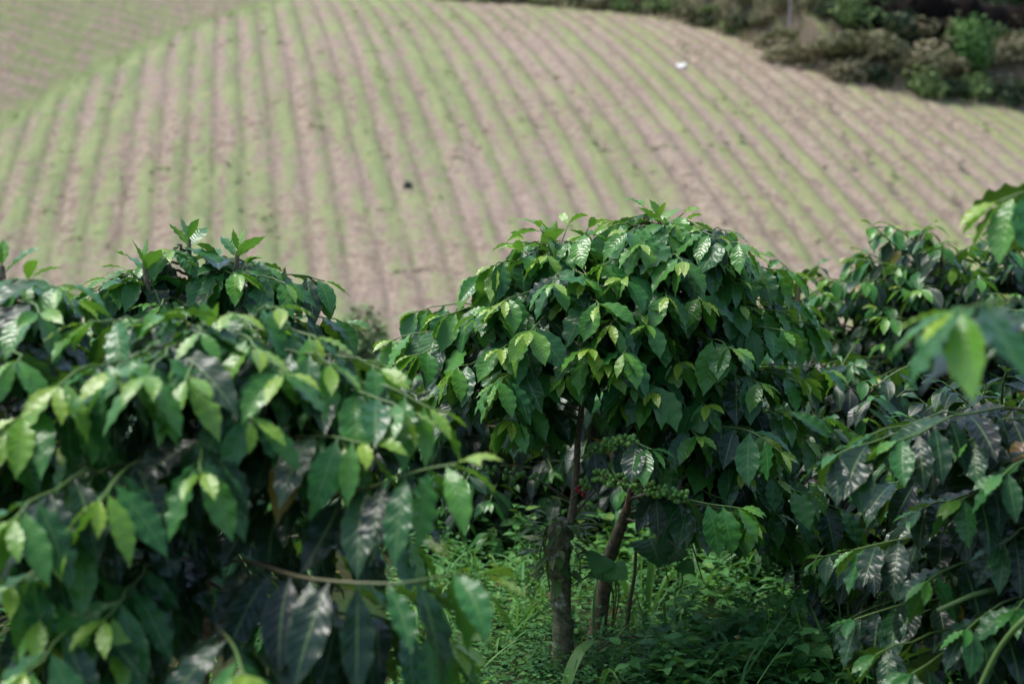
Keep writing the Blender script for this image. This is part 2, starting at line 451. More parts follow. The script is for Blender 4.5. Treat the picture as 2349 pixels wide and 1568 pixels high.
    col = g.mix(g.math('MULTIPLY', edm, .4), col, (.10, .08, .055))
    pr = g.node('ShaderNodeBsdfPrincipled'); g.link(col, pr.inputs['Base Color']); pr.inputs['Roughness'].default_value = .95
    pr.inputs['Specular IOR Level'].default_value = .1
    b = g.node('ShaderNodeBump'); b.inputs['Strength'].default_value = .6; b.inputs['Distance'].default_value = .12
    g.link(g.math('ADD', nhi, g.math('MULTIPLY', nclod, .5)), b.inputs['Height']); g.link(b.outputs[0], pr.inputs['Normal'])
    g.link(pr.outputs[0], out.inputs[0]); return m
M['hill'] = hill_material()

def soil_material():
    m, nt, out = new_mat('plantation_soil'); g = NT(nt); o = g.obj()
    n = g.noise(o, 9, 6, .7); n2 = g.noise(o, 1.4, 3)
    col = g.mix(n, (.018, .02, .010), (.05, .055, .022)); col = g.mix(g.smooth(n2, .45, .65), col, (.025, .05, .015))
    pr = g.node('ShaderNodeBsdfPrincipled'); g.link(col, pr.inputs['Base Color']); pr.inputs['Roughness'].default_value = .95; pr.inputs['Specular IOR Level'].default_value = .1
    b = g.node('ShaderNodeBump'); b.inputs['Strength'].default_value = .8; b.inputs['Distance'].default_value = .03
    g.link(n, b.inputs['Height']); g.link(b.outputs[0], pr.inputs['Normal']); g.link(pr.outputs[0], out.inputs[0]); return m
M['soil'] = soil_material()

VS = axis([(-400, -60, 20), (-60, -12, .5), (-12, 62, .16), (62, 110, 4), (110, 430, 20)])
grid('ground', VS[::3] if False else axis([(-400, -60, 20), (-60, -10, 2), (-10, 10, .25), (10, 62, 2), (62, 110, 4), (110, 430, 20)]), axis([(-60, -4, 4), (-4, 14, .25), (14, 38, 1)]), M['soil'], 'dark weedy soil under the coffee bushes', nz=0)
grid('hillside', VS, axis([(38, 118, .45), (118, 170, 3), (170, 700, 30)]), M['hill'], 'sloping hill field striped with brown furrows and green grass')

# ------------------------------------------------------------------ grass and straw of the hillside rows
def field_grass():
    mb = MB()
    N = 5500
    u = rng.uniform(40, 104, N); k = rng.integers(-20, 40, N)
    v = k * ROWP + rng.normal(0, .33, N)
    X = v * ROWN[0] + u * ROWDIR[0]; Y = v * ROWN[1] + u * ROWDIR[1]
    keep = (left_depth(X, Y) < .5) & (scrub_depth(X, Y) < 1) & (np.abs(X) < .42 * Y)
    nn = .6 * vnoise(v * .9 + 9, u * .35) + .4 * vnoise(v * 2.3, u * .9 + 5)
    keep &= (nn + rng.normal(0, .06, N)) > .62
    X, Y = X[keep], Y[keep]
    Nb = 40                                                # along the balk
    tt = rng.uniform(-30, 45, Nb); q = LB0[None] + LBD[None] * tt[:, None] + LBN[None] * rng.normal(-.1, .3, (Nb, 1))
    X = np.concatenate([X, q[:, 0]]); Y = np.concatenate([Y, q[:, 1]])
    nb = len(tt)
    tint = np.clip(rng.normal(.45, .3, len(X)) + .008 * (X * ROWN[0] + Y * ROWN[1] - 10), 0, 1); tint[-nb:] = np.clip(rng.normal(.25, .15, nb), 0, 1)
    Z = height(X, Y) + field_relief(X, Y)
    p = np.stack([X, Y, Z + .01], -1)
    for b in range(3):
        a = rng.uniform(0, 2 * np.pi, len(p)); hgt = rng.uniform(.015, .05, len(p)); wd = rng.uniform(.03, .10, len(p))
        d = np.stack([np.cos(a), np.sin(a), 0 * a], -1); e = np.stack([-np.sin(a), np.cos(a), 0 * a], -1)
        ln = e * rng.normal(0, .22, (len(p), 1))
        v0 = p - d * wd[:, None] + ln * .3; v1 = p + d * wd[:, None] + ln * .3
        v2 = p + d * wd[:, None] * .5 + ln + np.array([0, 0, 1.]) * hgt[:, None]; v3 = p - d * wd[:, None] * .6 + ln * 1.3 + np.array([0, 0, .85]) * hgt[:, None]
        V = np.stack([v0, v1, v2, v3], 1)
        f = np.arange(len(p) * 4).reshape(-1, 4)
        mb.add(V, f, None, np.repeat(tint, 4))
    tag(mb.build('field_grass', M['field_grass'], smooth=False), 'grass and straw tufts along the furrows of the hill field', 'grass', kind='stuff')
field_grass()
def bank_grass():
    mb = MB(); N = 16000
    X = rng.uniform(-14, 60, N); Y = rng.uniform(55, 140, N); sd = scrub_depth(X, Y)
    keep = (sd > -.6) & (sd < 30) & (X < .5 * Y) & (vnoise(X * .4 + 3, Y * .4) + rng.normal(0, .1, N) > .35)
    X, Y = X[keep], Y[keep]; p = np.stack([X, Y, height(X, Y) - .03], -1); tint = np.clip(.25 + .6 * vnoise(X * .25, Y * .25 + 7) + rng.normal(0, .15, len(X)), 0, 1)
    for b in range(4):
        a = rng.uniform(0, 6.28, len(p)); e = np.stack([np.cos(a), np.sin(a), 0 * a], -1); h = rng.uniform(.2, .55, (len(p), 1)); wd = rng.uniform(.03, .08, (len(p), 1))
        f = np.stack([-e[:, 1], e[:, 0], 0 * a], -1); ln = f * rng.uniform(.05, .3, (len(p), 1)); q = p + e * rng.normal(0, .15, (len(p), 1))
        V = np.stack([q - e * wd, q + e * wd, q + e * wd * .5 + ln + UPZ * h, q - e * wd * .5 + ln + UPZ * h], 1)
        mb.add(V, np.arange(len(p) * 4).reshape(-1, 4), None, np.repeat(tint, 4))
    tag(mb.build('bank_grass', M['bank_grass'], smooth=False), 'rough dry grass between the shrubs of the bank', 'grass', kind='stuff')
UPZ = np.array([0, 0, 1.])
bank_grass()

# ------------------------------------------------------------------ shrubs on the bank
def blob_mesh(name, mat, rx, rz, nblob, nleaf, size, seed, trunk=True, lump=.45):
    r = np.random.default_rng(seed); mb = MB()
    c = nrm(r.normal(size=(nblob, 3))) * r.uniform(.2, .75, (nblob, 1)); c[:, 2] = np.abs(c[:, 2]) * .9 + .15
    b = r.integers(0, nblob, nleaf)
    dirs = nrm(r.normal(size=(nleaf, 3)))
    q = c[b] + dirs * (r.uniform(.5, 1., (nleaf, 1)) ** .5) * lump * r.uniform(.7, 1.2, nblob)[b][:, None]
    q[:, 2] = np.maximum(q[:, 2], .02)
    q = q * np.array([rx, rx, rz])
    t = np.clip(r.normal(.5, .2, nleaf) + r.normal(0, .15, nblob)[b], 0, 1)
    d = nrm(dirs + r.normal(0, .6, (nleaf, 3))); e = nrm(np.cross(d, r.normal(size=(nleaf, 3)))); n2 = np.cross(d, e)
    s = size * r.uniform(.6, 1.5, nleaf)[:, None]
    V = np.stack([q - e * s, q + n2 * s * .45 + d * s * .15, q + e * s, q - n2 * s * .45 + d * s * .15], 1)
    mb.add(V, np.arange(nleaf * 4).reshape(-1, 4), None, np.repeat(t, 4))
    me = mb.build(name, mat, smooth=False)
    return me

def stems_into(o, rx, rz, seed):
    r = np.random.default_rng(seed); mb = MB()
    for k in range(5):
        a = r.uniform(0, 6.28); e = np.array([math.cos(a) * rx * .5, math.sin(a) * rx * .5, rz * .75])
        tube(mb, catmull([[0, 0, -.2], e * .4 + r.normal(0, .05, 3), e], 6), np.linspace(.045, .012, 6), 5)
    return mb.build('stem', M['bark'], o)

protos = []
for k, (mk, rx, rz) in enumerate([('scrub', 1, .8), ('scrub', 1, 1.0), ('scrub', 1, .6), ('scrub_green', 1, .9), ('scrub_green', 1, .7), ('scrub_dark', 1, 1.0), ('scrub_dark', 1, .8)]):
    o = blob_mesh('shrub', M[mk], rx, rz, 9, 900, .085, 100 + k); st = stems_into(o, rx, rz, k)
    protos.append((o, st, mk))
used = set()
KINDL = {'scrub': ('olive brown dry shrub on the scrubby bank above the field', 'dry shrubs on the bank'),
         'scrub_green': ('grey green leafy shrub on the scrubby bank above the field', 'green shrubs on the bank'),
         'scrub_dark': ('dark green dense shrub on the scrubby bank above the field', 'dark shrubs on the bank')}
def put_shrub(k, p, s, rz):
    o, st, mk = protos[k]
    if k in used:
        o2 = o.copy(); COL.objects.link(o2); s2 = st.copy(); COL.objects.link(s2); s2.parent = o2; o = o2
    used.add(k)
    o.location = p; o.scale = (s * random.uniform(.8, 1.3), s * random.uniform(.8, 1.2), s * random.uniform(.6, 1.1)); o.rotation_euler = (0, 0, rz)
    tag(o, KINDL[mk][0], 'shrub', KINDL[mk][1])
edge_at = lambda x: np.interp(x, [q[0] for q in edge_px], [q[1] for q in edge_px])
placed = []
tries = 0
while len(placed) < 230 and tries < 12000:
    tries += 1
    px = random.uniform(1040, 2450); py = random.uniform(-70, edge_at(px) - 2)
    h = march(px, py, height, 50)
    if h is None: continue
    sd = float(scrub_depth(h[0], h[1]))
    if sd < .5: continue
    s = random.uniform(1.0, 2.0) * (1.15 if px > 1800 else .8)
    if any((h[0] - a) ** 2 + (h[1] - b) ** 2 < (.34 * (s + c)) ** 2 for a, b, c in placed): continue
    placed.append((h[0], h[1], s))
    if px > 2150 and py < 40: k = random.choice([5, 6, 5, 3])
    elif px > 1880 and py < 70: k = random.choice([5, 6, 3, 4, 0])
    elif px > 1900: k = random.choice([0, 1, 5, 3, 3, 4, 6, 2])
    elif py < 30: k = random.choice([0, 3, 4, 3, 1])
    else: k = random.choice([0, 1, 6, 2, 3, 4])
    put_shrub(k, (h[0], h[1], h[2] - .1), s, random.uniform(0, 6.28))

def leafy_tree(name, label, px, py, mk, rx, rz, trunk_h, seed, nleaf=1800, size=.1):
    h = march(px, py, height, 40)
    if h is None: return
    root = thing(name, label, 'tree' if 'tree' in name else 'shrub', h - np.array([0, 0, .1]))
    c = blob_mesh('crown', M[mk], rx, rz, 11, nleaf, size, seed); c.parent = root; c.location = (0, 0, trunk_h * .6)
    mb = MB(); tube(mb, catmull([[0, 0, -.2], [.04, .02, trunk_h * .6], [0, .05, trunk_h + rz * .5]], 8), np.linspace(.09, .03, 8), 6)
    mb.build('trunk', M['bark'], root)
leafy_tree('bushy_tree', 'bright green rounded young tree standing before the dark earth bank', 2215, 172, 'scrub_bright', 1.25, 3.0, .7, 61, 2400, .12)
leafy_tree('small_tree', 'dark leafy tree at the top corner above the earth bank', 2290, 32, 'scrub_dark', 2.2, 2.6, 1.2, 62, 2600, .14)
leafy_tree('small_tree', 'deep green tree crown overhanging the dark earth bank', 2060, 28, 'scrub_dark', 1.9, 1.3, .8, 63, 1800, .12)
leafy_tree('small_tree', 'yellowish green tree beside the thin grey post', 1890, 30, 'scrub_green', 1.3, 1.8, .8, 64)

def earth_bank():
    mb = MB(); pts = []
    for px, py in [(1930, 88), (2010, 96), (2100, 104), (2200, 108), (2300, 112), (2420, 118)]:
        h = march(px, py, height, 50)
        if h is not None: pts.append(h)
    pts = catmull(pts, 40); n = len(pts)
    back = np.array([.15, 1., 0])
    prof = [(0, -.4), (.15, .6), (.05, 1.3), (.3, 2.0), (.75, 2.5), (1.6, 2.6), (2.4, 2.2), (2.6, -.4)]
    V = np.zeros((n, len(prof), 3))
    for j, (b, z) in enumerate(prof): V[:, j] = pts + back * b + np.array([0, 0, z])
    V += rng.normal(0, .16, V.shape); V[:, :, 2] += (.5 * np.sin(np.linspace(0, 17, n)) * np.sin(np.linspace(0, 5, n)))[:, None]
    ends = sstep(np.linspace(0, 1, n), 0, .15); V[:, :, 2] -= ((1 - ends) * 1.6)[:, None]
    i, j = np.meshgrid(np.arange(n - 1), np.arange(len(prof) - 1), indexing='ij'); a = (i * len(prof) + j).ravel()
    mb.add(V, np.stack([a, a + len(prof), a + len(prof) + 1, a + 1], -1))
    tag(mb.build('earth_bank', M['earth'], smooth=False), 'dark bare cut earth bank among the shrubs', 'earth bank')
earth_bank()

# thin posts, scrap, stone, seedlings on the hill
def post(px, py, hgt, r, label):
    h = march(px, py, height, 40)
    mb = MB(); tube(mb, catmull([h + [0, 0, -.3], h + [.03, 0, hgt * .5], h + [0.09, 0, hgt]], 9), np.linspace(r, r * .8, 9), 7, bump=.05)
    mb2 = mb.build('post', M['post'], origin=h)
    tag(mb2, label, 'post')
post(1812, 62, 4.0, .07, 'thin grey post rising from the brown shrubs')
post(1546, 22, 2.5, .10, 'short pale post behind the top edge of the field')
def scrap():
    h = march(1563, 156, height, 40); mb = MB()
    g = np.linspace(-.5, .5, 9); X, Y = np.meshgrid(g, g, indexing='ij')
    Z = .12 + .05 * np.sin(7 * X + 2) * np.cos(6 * Y) + .05 * X + .16 * Y
    v = np.stack([X * .42, Y * .26, Z], -1).reshape(-1, 3)
    i, j = np.meshgrid(np.arange(8), np.arange(8), indexing='ij'); a = (i * 9 + j).ravel(); f = np.stack([a, a + 9, a + 10, a + 1], -1)
    mb.add(v + h, f); o = mb.build('plastic_scrap', M['paper'], origin=h)
    md = o.modifiers.new('thick', 'SOLIDIFY'); md.thickness = .004
    tag(o, 'crumpled white plastic scrap lying on the striped field', 'litter')
scrap()
def stone():
    h = march(935, 432, height, 30); mb = MB()
    th, ph = np.meshgrid(np.linspace(0, np.pi, 9), np.linspace(0, 2 * np.pi, 12, endpoint=False), indexing='ij')
    r = .16 * (1 + .18 * rng.normal(size=th.shape)); r[0] = r[0, 0]; r[-1] = r[-1, 0]
    v = np.stack([r * np.sin(th) * np.cos(ph), r * np.sin(th) * np.sin(ph), r * .9 * np.cos(th) + .13], -1)
    i, j = np.meshgrid(np.arange(8), np.arange(12), indexing='ij'); a = i * 12 + j; b = i * 12 + (j + 1) % 12
    mb.add(v + h, np.stack([a, b, b + 12, a + 12], -1).reshape(-1, 4))
    tag(mb.build('stone', M['stone'], origin=h), 'dark stone lying between two furrows of the field', 'stone')
stone()

def seedling_proto():
    mb = MB(); n = 14
    a = rng.uniform(0, 6.28, n); z = rng.uniform(.1, .42, n)
    base = np.stack([0 * a, 0 * a, z], -1); d = np.stack([np.cos(a), np.sin(a), rng.uniform(.1, .8, n)], -1)
    leaves(mb, base, d, np.tile([0, 0, 1.], (n, 1)), rng.uniform(.16, .26, n), .1, 1.0, rng.uniform(.2, .6, n), 6, 3)
    o = mb.build('seedling', M['leaf'])
    m2 = MB(); tube(m2, [[0, 0, -.05], [.01, 0, .2], [0, 0, .42]], [.012, .01, .006], 5); s = m2.build('stem', M['bark'], o)
    return o, s
so, ss = seedling_proto()
first = True
for px, py in [(1795, 152), (1860, 165), (2205, 395), (1935, 320), (1990, 372), (2050, 410), (1570, 120), (1905, 255), (2290, 470), (2190, 470), (2045, 440), (1955, 390), (1700, 330), (2260, 300), (1640, 250)]:
    h = march(px, py, height, 30)
    if h is None: continue
    if first: o = so; first = False
    else:
        o = so.copy(); COL.objects.link(o); c = ss.copy(); COL.objects.link(c); c.parent = o
    o.location = h; o.rotation_euler = (0, 0, random.uniform(0, 6)); k = random.uniform(.7, 1.1); o.scale = (k, k, k)
    tag(o, 'small dark green seedling planted in a row on the striped field', 'seedling', 'seedlings planted along the field rows')

# ------------------------------------------------------------------ coffee bushes
UPV = np.array([0, 0, 1.])

def branch_path(p0, dir0, L, sag, n=14):
    d = np.asarray(dir0, float); pts = [np.asarray(p0, float)]; st = L / (n - 1)
    for i in range(n - 1):
        d = nrm(d + np.array([0, 0, -1.]) * sag * st + rng.normal(0, .03, 3)); pts.append(pts[-1] + d * st)
    return np.array(pts)

def path_at(pts, s):
    seg = np.linalg.norm(np.diff(pts, axis=0), axis=1); cum = np.concatenate([[0], np.cumsum(seg)]); L = cum[-1]
    q = np.array([np.interp(np.asarray(s) * L, cum, pts[:, k]) for k in range(3)]).T
    e = np.array([np.interp(np.clip(np.asarray(s) * L + .01, 0, L), cum, pts[:, k]) for k in range(3)]).T
    b = np.array([np.interp(np.clip(np.asarray(s) * L - .01, 0, L), cum, pts[:, k]) for k in range(3)]).T
    return q, nrm(e - b), L

class Leafer:
    """settings for the leaves of one bush"""
    def __init__(s, nv=18, nu=5, LL=.128, dark=0., spacing=.048, droop=1.7, parts=True, rust=0., wr=(.37, .46)):
        s.wr = wr
        s.nv, s.nu, s.LL, s.dark, s.spacing, s.droop, s.parts, s.rust = nv, nu, LL, dark, spacing, droop, parts, rust

def leaves_on(pts, cfg, mb, mby, start=.25, tipyoung=1., tint0=None):
    q, t, L = path_at(pts, [0, 1.])
    n = max(2, int(L * (1 - start) / cfg.spacing))
    dist = L - np.array([0.0, .018, .05] + [.05 + cfg.spacing * k for k in range(1, n)])
    dist = dist[dist > start * L]
    s = np.clip(dist / L + rng.normal(0, .008, len(dist)), 0, 1)
    q, t, _ = path_at(pts, s)
    acc = {0: [], 1: []}
    for k in range(len(s)):
        side = nrm(np.cross(t[k], UPV)) if abs(t[k][2]) < .97 else nrm(rng.normal(size=3) * [1, 1, .1])
        grow = [.50, .78, .96][k] if k < 3 else rng.uniform(.88, 1.16)
        tn = [.97, .70, .48][k] * tipyoung + rng.normal(0, .05) if k < 3 else rng.uniform(.14, .5) - min(.32, .05 * (k - 3))
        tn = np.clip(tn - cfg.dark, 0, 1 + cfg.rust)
        for sg in (-1, 1):
            if k > 2 and rng.random() < .08: continue
            fwd = .95 if k == 0 else (.7 if k == 1 else .42)
            d = t[k] * fwd + side * sg * (.4 if k == 0 else .75) + UPV * (.0 if k == 0 else rng.uniform(-1.0, -.2)) + rng.normal(0, .17, 3)
            dr = cfg.droop * (.55 if k == 0 else .8 if k == 1 else rng.uniform(.3, 1.1))
            Lk = cfg.LL * grow * rng.uniform(.92, 1.08)
            acc[int(k < 2 and tn > .6 and mby is not None)].append((q[k], d, UPV + rng.normal(0, .28, 3) + t[k] * .1, Lk, Lk * (rng.uniform(*cfg.wr) if k > 0 else .34), dr, (np.clip(tn + rng.normal(0, .06), 0, 1 + cfg.rust) if k < 4 or rng.random() > .009 else rng.choice([1.14, 1.18, 1.28]))))
    for kk, tgt in ((0, mb), (1, mby)):
        if acc[kk]:
            c = [np.array(z) for z in zip(*acc[kk])]
            leaves(tgt, *c, cfg.nv, cfg.nu, ruffle=.03 if kk == 0 else .02)

ICO = None
def ico():
    global ICO
    if ICO is None:
        import bmesh
        bm = bmesh.new(); bmesh.ops.create_icosphere(bm, subdivisions=2, radius=1)
        ICO = (np.array([v.co[:] for v in bm.verts]), np.array([[v.index for v in f.verts] for f in bm.faces])); bm.free()
    return ICO
def berries(parent, pts, s0, s1, red=0., dens=1., r=.0068, merge=False):
    L = path_at(pts, [0])[2]
    nn = max(1, int((s1 - s0) * L / .03))
    v, f = ico(); m = parent if merge else MB()
    for s in np.linspace(s0, s1, nn):
        if not merge: m = MB()
        q, t, _ = path_at(pts, [s])
        for k in range(max(3, int(rng.integers(6, 12) * dens))):
            o = nrm(rng.normal(size=3)); o = nrm(o - t[0] * np.dot(o, t[0]) * .7)
            c = q[0] + o * rng.uniform(.007, .019) + t[0] * rng.uniform(-.014, .014)
            rr = r * rng.uniform(.75, 1.2); ax = nrm(o)
            vv = v * rr; vv = vv + ax * (vv @ ax)[:, None] * .25
            m.add(vv + c, f, None, 1. if rng.random() < red else rng.uniform(0, .5))
        if not merge: last = m.build('berry_cluster', M['berry'], parent)
    return None if merge else last

def add_branch(root, base, pts, cfg, rad=.0042, start=.25, tipyoung=1., fruit=None, red=0., leafy=True, dens=1., woody=.0, green_tip=.9):
    tw = MB(); tube(tw, pts - base, np.linspace(rad, rad * .4, len(pts)), 6, woody, green_tip)
    br = tw.build('branch', M['twig'], root)
    mb, my = MB(), MB()
    if leafy: leaves_on(pts - base, cfg, mb, my, start, tipyoung)
    if mb.n: mb.build('foliage', M['leaf'], br)
    if my.n: my.build('young_foliage', M['young'], br)
    if fruit:
        berries(br, pts - base, fruit[0], fruit[1], red, dens)
    return br

def stem_at(stem, z):
    """point of a stem polyline at height z"""
    zz = stem[:, 2]
    o = np.argsort(zz)
    return np.array([np.interp(z, zz[o], stem[o, 0]), np.interp(z, zz[o], stem[o, 1]), np.clip(z, zz.min(), zz.max())])

def target_path(stem, tip, lift=.18, rise=.15, zr=None):
    hd = np.linalg.norm((tip - stem_at(stem, tip[2]))[:2])
    z0 = np.clip(tip[2] - rise * hd, *(zr or (stem[:, 2].min(), stem[:, 2].max() - .02)))
    p0 = stem_at(stem, z0)
    mid = p0 * .45 + tip * .55 + UPV * lift * hd
    t = np.linspace(0, 1, 16)[:, None]
    pts = (1 - t) ** 2 * p0 + 2 * t * (1 - t) * mid + t ** 2 * tip
    pts[1:-1] += rng.normal(0, .003, pts[1:-1].shape)
    return pts

def shoot_top(root, base, stem, cfg, n=3):
    """upright leader: opposite pairs, each turned a quarter against the last"""
    mb, my = MB(), MB(); top = stem[-1] - base; t = nrm(stem[-1] - stem[-4]); a0 = rng.uniform(0, 3.14)
    for k in range(n):
        p = top - t * [0, .018, .055, .1][k]
        for sg in (0, math.pi):
            a = a0 + k * math.pi / 2 + sg
            d = np.array([math.cos(a), math.sin(a), 0]) * [.4, .75, .95, 1.][k] + t * [1., .75, .45, .3][k]
            L = cfg.LL * [.42, .7, .95, 1.][k] * rng.uniform(.9, 1.1)
            leaves(my if k < 2 else mb, p, d, UPV + rng.normal(0, .1, 3), L, L * .42, [.15, .5, .9, 1.2][k], np.clip([.82, .62, .5, .4][k] - cfg.dark + rng.normal(0, .05), 0, 1), cfg.nv, cfg.nu, ruffle=.02)
    o = MB(); tube(o, [top - t * .06, top, top + t * .012], [.004, .003, .001], 6, 1, 1)
    br = o.build('leading_shoot', M['twig'], root)
    mb.build('foliage', M['leaf'], br) if mb.n else None
    my.build('young_foliage', M['young'], br)

def auto_branches(stem, zb, zt, Lmax, spacing=.055, keep=.9, top_len=.1, grow=.85, az=None, sag=1.2, low_el=10, top_el=50, az_block=None):
    out = []; z = zb; a0 = rng.uniform(0, 3.14) if az is None else az; k = 0
    while z < zt:
        dz = zt - z
        for sg in (0, math.pi):
            a = a0 + (k % 2) * math.pi / 2 + sg + rng.normal(0, .35)
            if rng.random() > keep: continue
            if az_block and az_block(a): continue
            L = min(Lmax, top_len + dz * grow) * rng.uniform(.75, 1.1)
            el = R(low_el + (top_el - low_el) * math.exp(-dz / .25) + rng.normal(0, 7))
            d = np.array([math.cos(a) * math.cos(el), math.sin(a) * math.cos(el), math.sin(el)])
            out.append(branch_path(stem_at(stem, z), d, L, sag))
        z += spacing * rng.uniform(.8, 1.2); k += 1
    return out

def trunk_part(root, base, stem, r0, r1, mat, name='trunk', k=9, bump=.06):
    mb = MB(); tube(mb, stem - base, np.linspace(r0, r1, len(stem)), k, bump=bump); return mb.build(name, M[mat], root)

# ---- the bush in focus, two stems sprouting from two old mossy stumps
def tree_focus():
    d = 4.25
    base = P(1290, 1515, 4.33); base[2] = 0
    root = thing('coffee_tree', 'sharply focused coffee tree growing from a mossy stump, green berries on its lower branches', 'coffee tree', base, 'coffee bushes of the plantation')
    cfg = Leafer(20, 5, .148, -.10, .052, 1.6, wr=(.40, .50))
    # stumps
    mb = MB(); tube(mb, catmull([P(1292, 1540, 4.33), P(1290, 1430, 4.32), P(1284, 1310, 4.31), P(1283, 1235, 4.31), P(1290, 1192, 4.31)], 26) - base, [.037, .031, .029, .034, .040, .030], 14, bump=.12)
    mb.build('trunk', M['stump'], root)
    mb = MB(); tube(mb, catmull([P(1360, 1500, 4.5), P(1378, 1400, 4.48), P(1395, 1290, 4.46), P(1425, 1205, 4.44), P(1440, 1160, 4.43)], 22) - base, [.032, .024, .020, .019, .013], 12, bump=.08)
    mb.build('trunk', M['stump_brown'], root)
    s1 = catmull([P(1308, 1200, 4.3), P(1320, 1110, 4.29), P(1326, 1000, 4.27), P(1335, 900, 4.25), P(1315, 740, 4.22), P(1285, 620, 4.2), P(1266, 545, 4.18)], 40)
    s2 = catmull([P(1436, 1180, 4.43), P(1455, 1080, 4.4), P(1482, 940, 4.36), P(1500, 780, 4.33), P(1512, 600, 4.3), P(1512, 500, 4.28)], 40)
    trunk_part(root, base, s1, .012, .005, 'bark', 'stem', bump=.04); trunk_part(root, base, s2, .011, .006, 'redbark', 'stem', bump=.03)
    shoot_top(root, base, s1, cfg, 4); shoot_top(root, base, s2, cfg, 4)
    T1 = [(1250, 590, 4.05), (1190, 610, 4.2), (1300, 575, 4.2), (1340, 640, 3.95), (1350, 800, 3.85), (1290, 860, 3.95), (1150, 800, 3.9), (1080, 900, 4.15), (1180, 560, 4.2), (1125, 610, 4.1), (1075, 640, 4.2), (1160, 690, 3.95), (1270, 650, 3.9), (1100, 725, 4.05), (1010, 725, 4.15), (945, 715, 4.3), (1215, 760, 3.85),
          (1135, 880, 3.8), (1040, 850, 4.0), (945, 815, 4.1), (1090, 700, 4.4), (1330, 560, 4.1), (1375, 700, 3.85), (1310, 690, 4.0), (900, 780, 4.25), (1060, 780, 4.3), (1225, 830, 4.05), (1000, 905, 4.3), (1165, 960, 4.1)]
    T2 = [(1800, 950, 4.2), (1850, 1010, 4.3), (1780, 1100, 4.1), (1600, 1000, 3.95), (1560, 1060, 4.1), (1700, 1080, 4.0), (1640, 1180, 4.05), (1780, 1180, 4.2), (1820, 1230, 4.4), (1500, 900, 3.9), (1620, 930, 4.0), (1450, 890, 3.9), (1750, 880, 4.05), (1680, 800, 3.95), (1850, 700, 4.35), (1900, 850, 4.45), (1340, 540, 4.3), (1420, 505, 4.35), (1455, 530, 4.15), (1550, 515, 4.15), (1640, 540, 4.1), (1700, 560, 4.05), (1380, 610, 4.0), (1430, 640, 3.95), (1530, 680, 3.92), (1500, 600, 4.05), (1600, 560, 4.4), (1450, 500, 4.45), (1395, 520, 4.2), (1440, 530, 4.05), (1590, 510, 4.25), (1675, 530, 4.3), (1720, 585, 4.2), (1565, 600, 3.95), (1470, 560, 4.0), (1645, 600, 4.1), (1820, 625, 4.25), (1765, 640, 4.35), (1610, 690, 4.0),
          (1400, 745, 3.85), (1485, 745, 3.9), (1390, 830, 3.85), (1430, 810, 3.8), (1700, 700, 4.15), (1880, 750, 4.3), (1800, 760, 4.15), (1840, 870, 4.15), (1790, 850, 4.3), (1560, 830, 4.0), (1640, 870, 4.1), (1750, 1000, 4.0),
          (1680, 1010, 4.2), (1690, 1170, 3.95), (1730, 940, 4.35), (1870, 1110, 4.4), (1540, 960, 4.1), (1640, 1080, 4.4), (1580, 740, 4.2), (1900, 960, 4.6), (1960, 1180, 4.4)]
    for (x, y, dd) in T1:
        add_branch(root, base, target_path(s1, P(x, y, dd), lift=.2, rise=.1), cfg, tipyoung=rng.uniform(.8, 1.05))
    for (x, y, dd) in T2:
        low = y > 930
        add_branch(root, base, target_path(s2, P(x, y, dd), lift=.16 if not low else .2, rise=.1), cfg, tipyoung=rng.uniform(.75, 1.0) if not low else .8, fruit=(.35, .55) if low and x > 1600 else None, dens=.9)
    for st, zb in ((s1, P(0, 820, 4.25)[2]), (s2, P(0, 850, 4.3)[2])):
        for pts in auto_branches(st, zb, st[:, 2].max() - .03, .5, keep=.9, spacing=.045, top_len=.10, grow=.85, sag=1.6):
            add_branch(root, base, pts, cfg, tipyoung=rng.uniform(.7, 1.0), fruit=(.3, .55) if rng.random() < .12 else None, dens=.7)
    for q, st_ in [([(1482, 950, 4.36), (1590, 975, 4.12), (1710, 985, 3.95), (1790, 1035, 3.9)], .3), ([(1458, 1120, 4.4), (1560, 1150, 4.1), (1650, 1165, 3.93), (1715, 1195, 3.9)], .4),
                   ([(1470, 1010, 4.37), (1570, 1070, 4.2), (1740, 1110, 4.1), (1850, 1130, 4.1)], .35), ([(1322, 960, 4.27), (1240, 930, 4.1), (1190, 935, 3.95), (1170, 965, 3.88)], .4), ([(1330, 900, 4.25), (1180, 880, 4.15), (1050, 905, 4.1), (990, 950, 4.1)], .3),
                   ([(1460, 1080, 4.4), (1700, 1170, 4.5), (1880, 1200, 4.5), (1975, 1210, 4.5)], .45)]:
        add_branch(root, base, catmull([P(*c) for c in q], 20), cfg, start=st_, tipyoung=.9)
    # fruiting branches low on the bush
    f1 = catmull([P(1335, 1050, 4.28), P(1385, 1022, 3.98), P(1440, 1010, 3.86), P(1495, 1030, 3.8)], 16)
    add_branch(root, base, f1, cfg, fruit=(.25, .85), dens=1.2, start=.9, tipyoung=.6)
    f2 = catmull([P(1316, 1140, 4.29), P(1365, 1092, 4.02), P(1400, 1098, 3.9), P(1500, 1120, 3.84), P(1600, 1150, 3.82), P(1700, 1165, 3.8)], 26)
    add_branch(root, base, f2, cfg, fruit=(.22, .8), dens=1.3, start=.75, tipyoung=.8)
    berries(root, f2 - base, .14, .2, 1., 1.)['label'] = 'ripe red berries'
    f3 = catmull([P(1305, 1145, 4.29), P(1240, 1105, 4.2), P(1180, 1088, 4.15), P(1100, 1078, 4.1), P(1030, 1090, 4.1)], 18)
    add_branch(root, base, f3, cfg, fruit=(.4, .95), dens=.45, start=.8, tipyoung=.2)
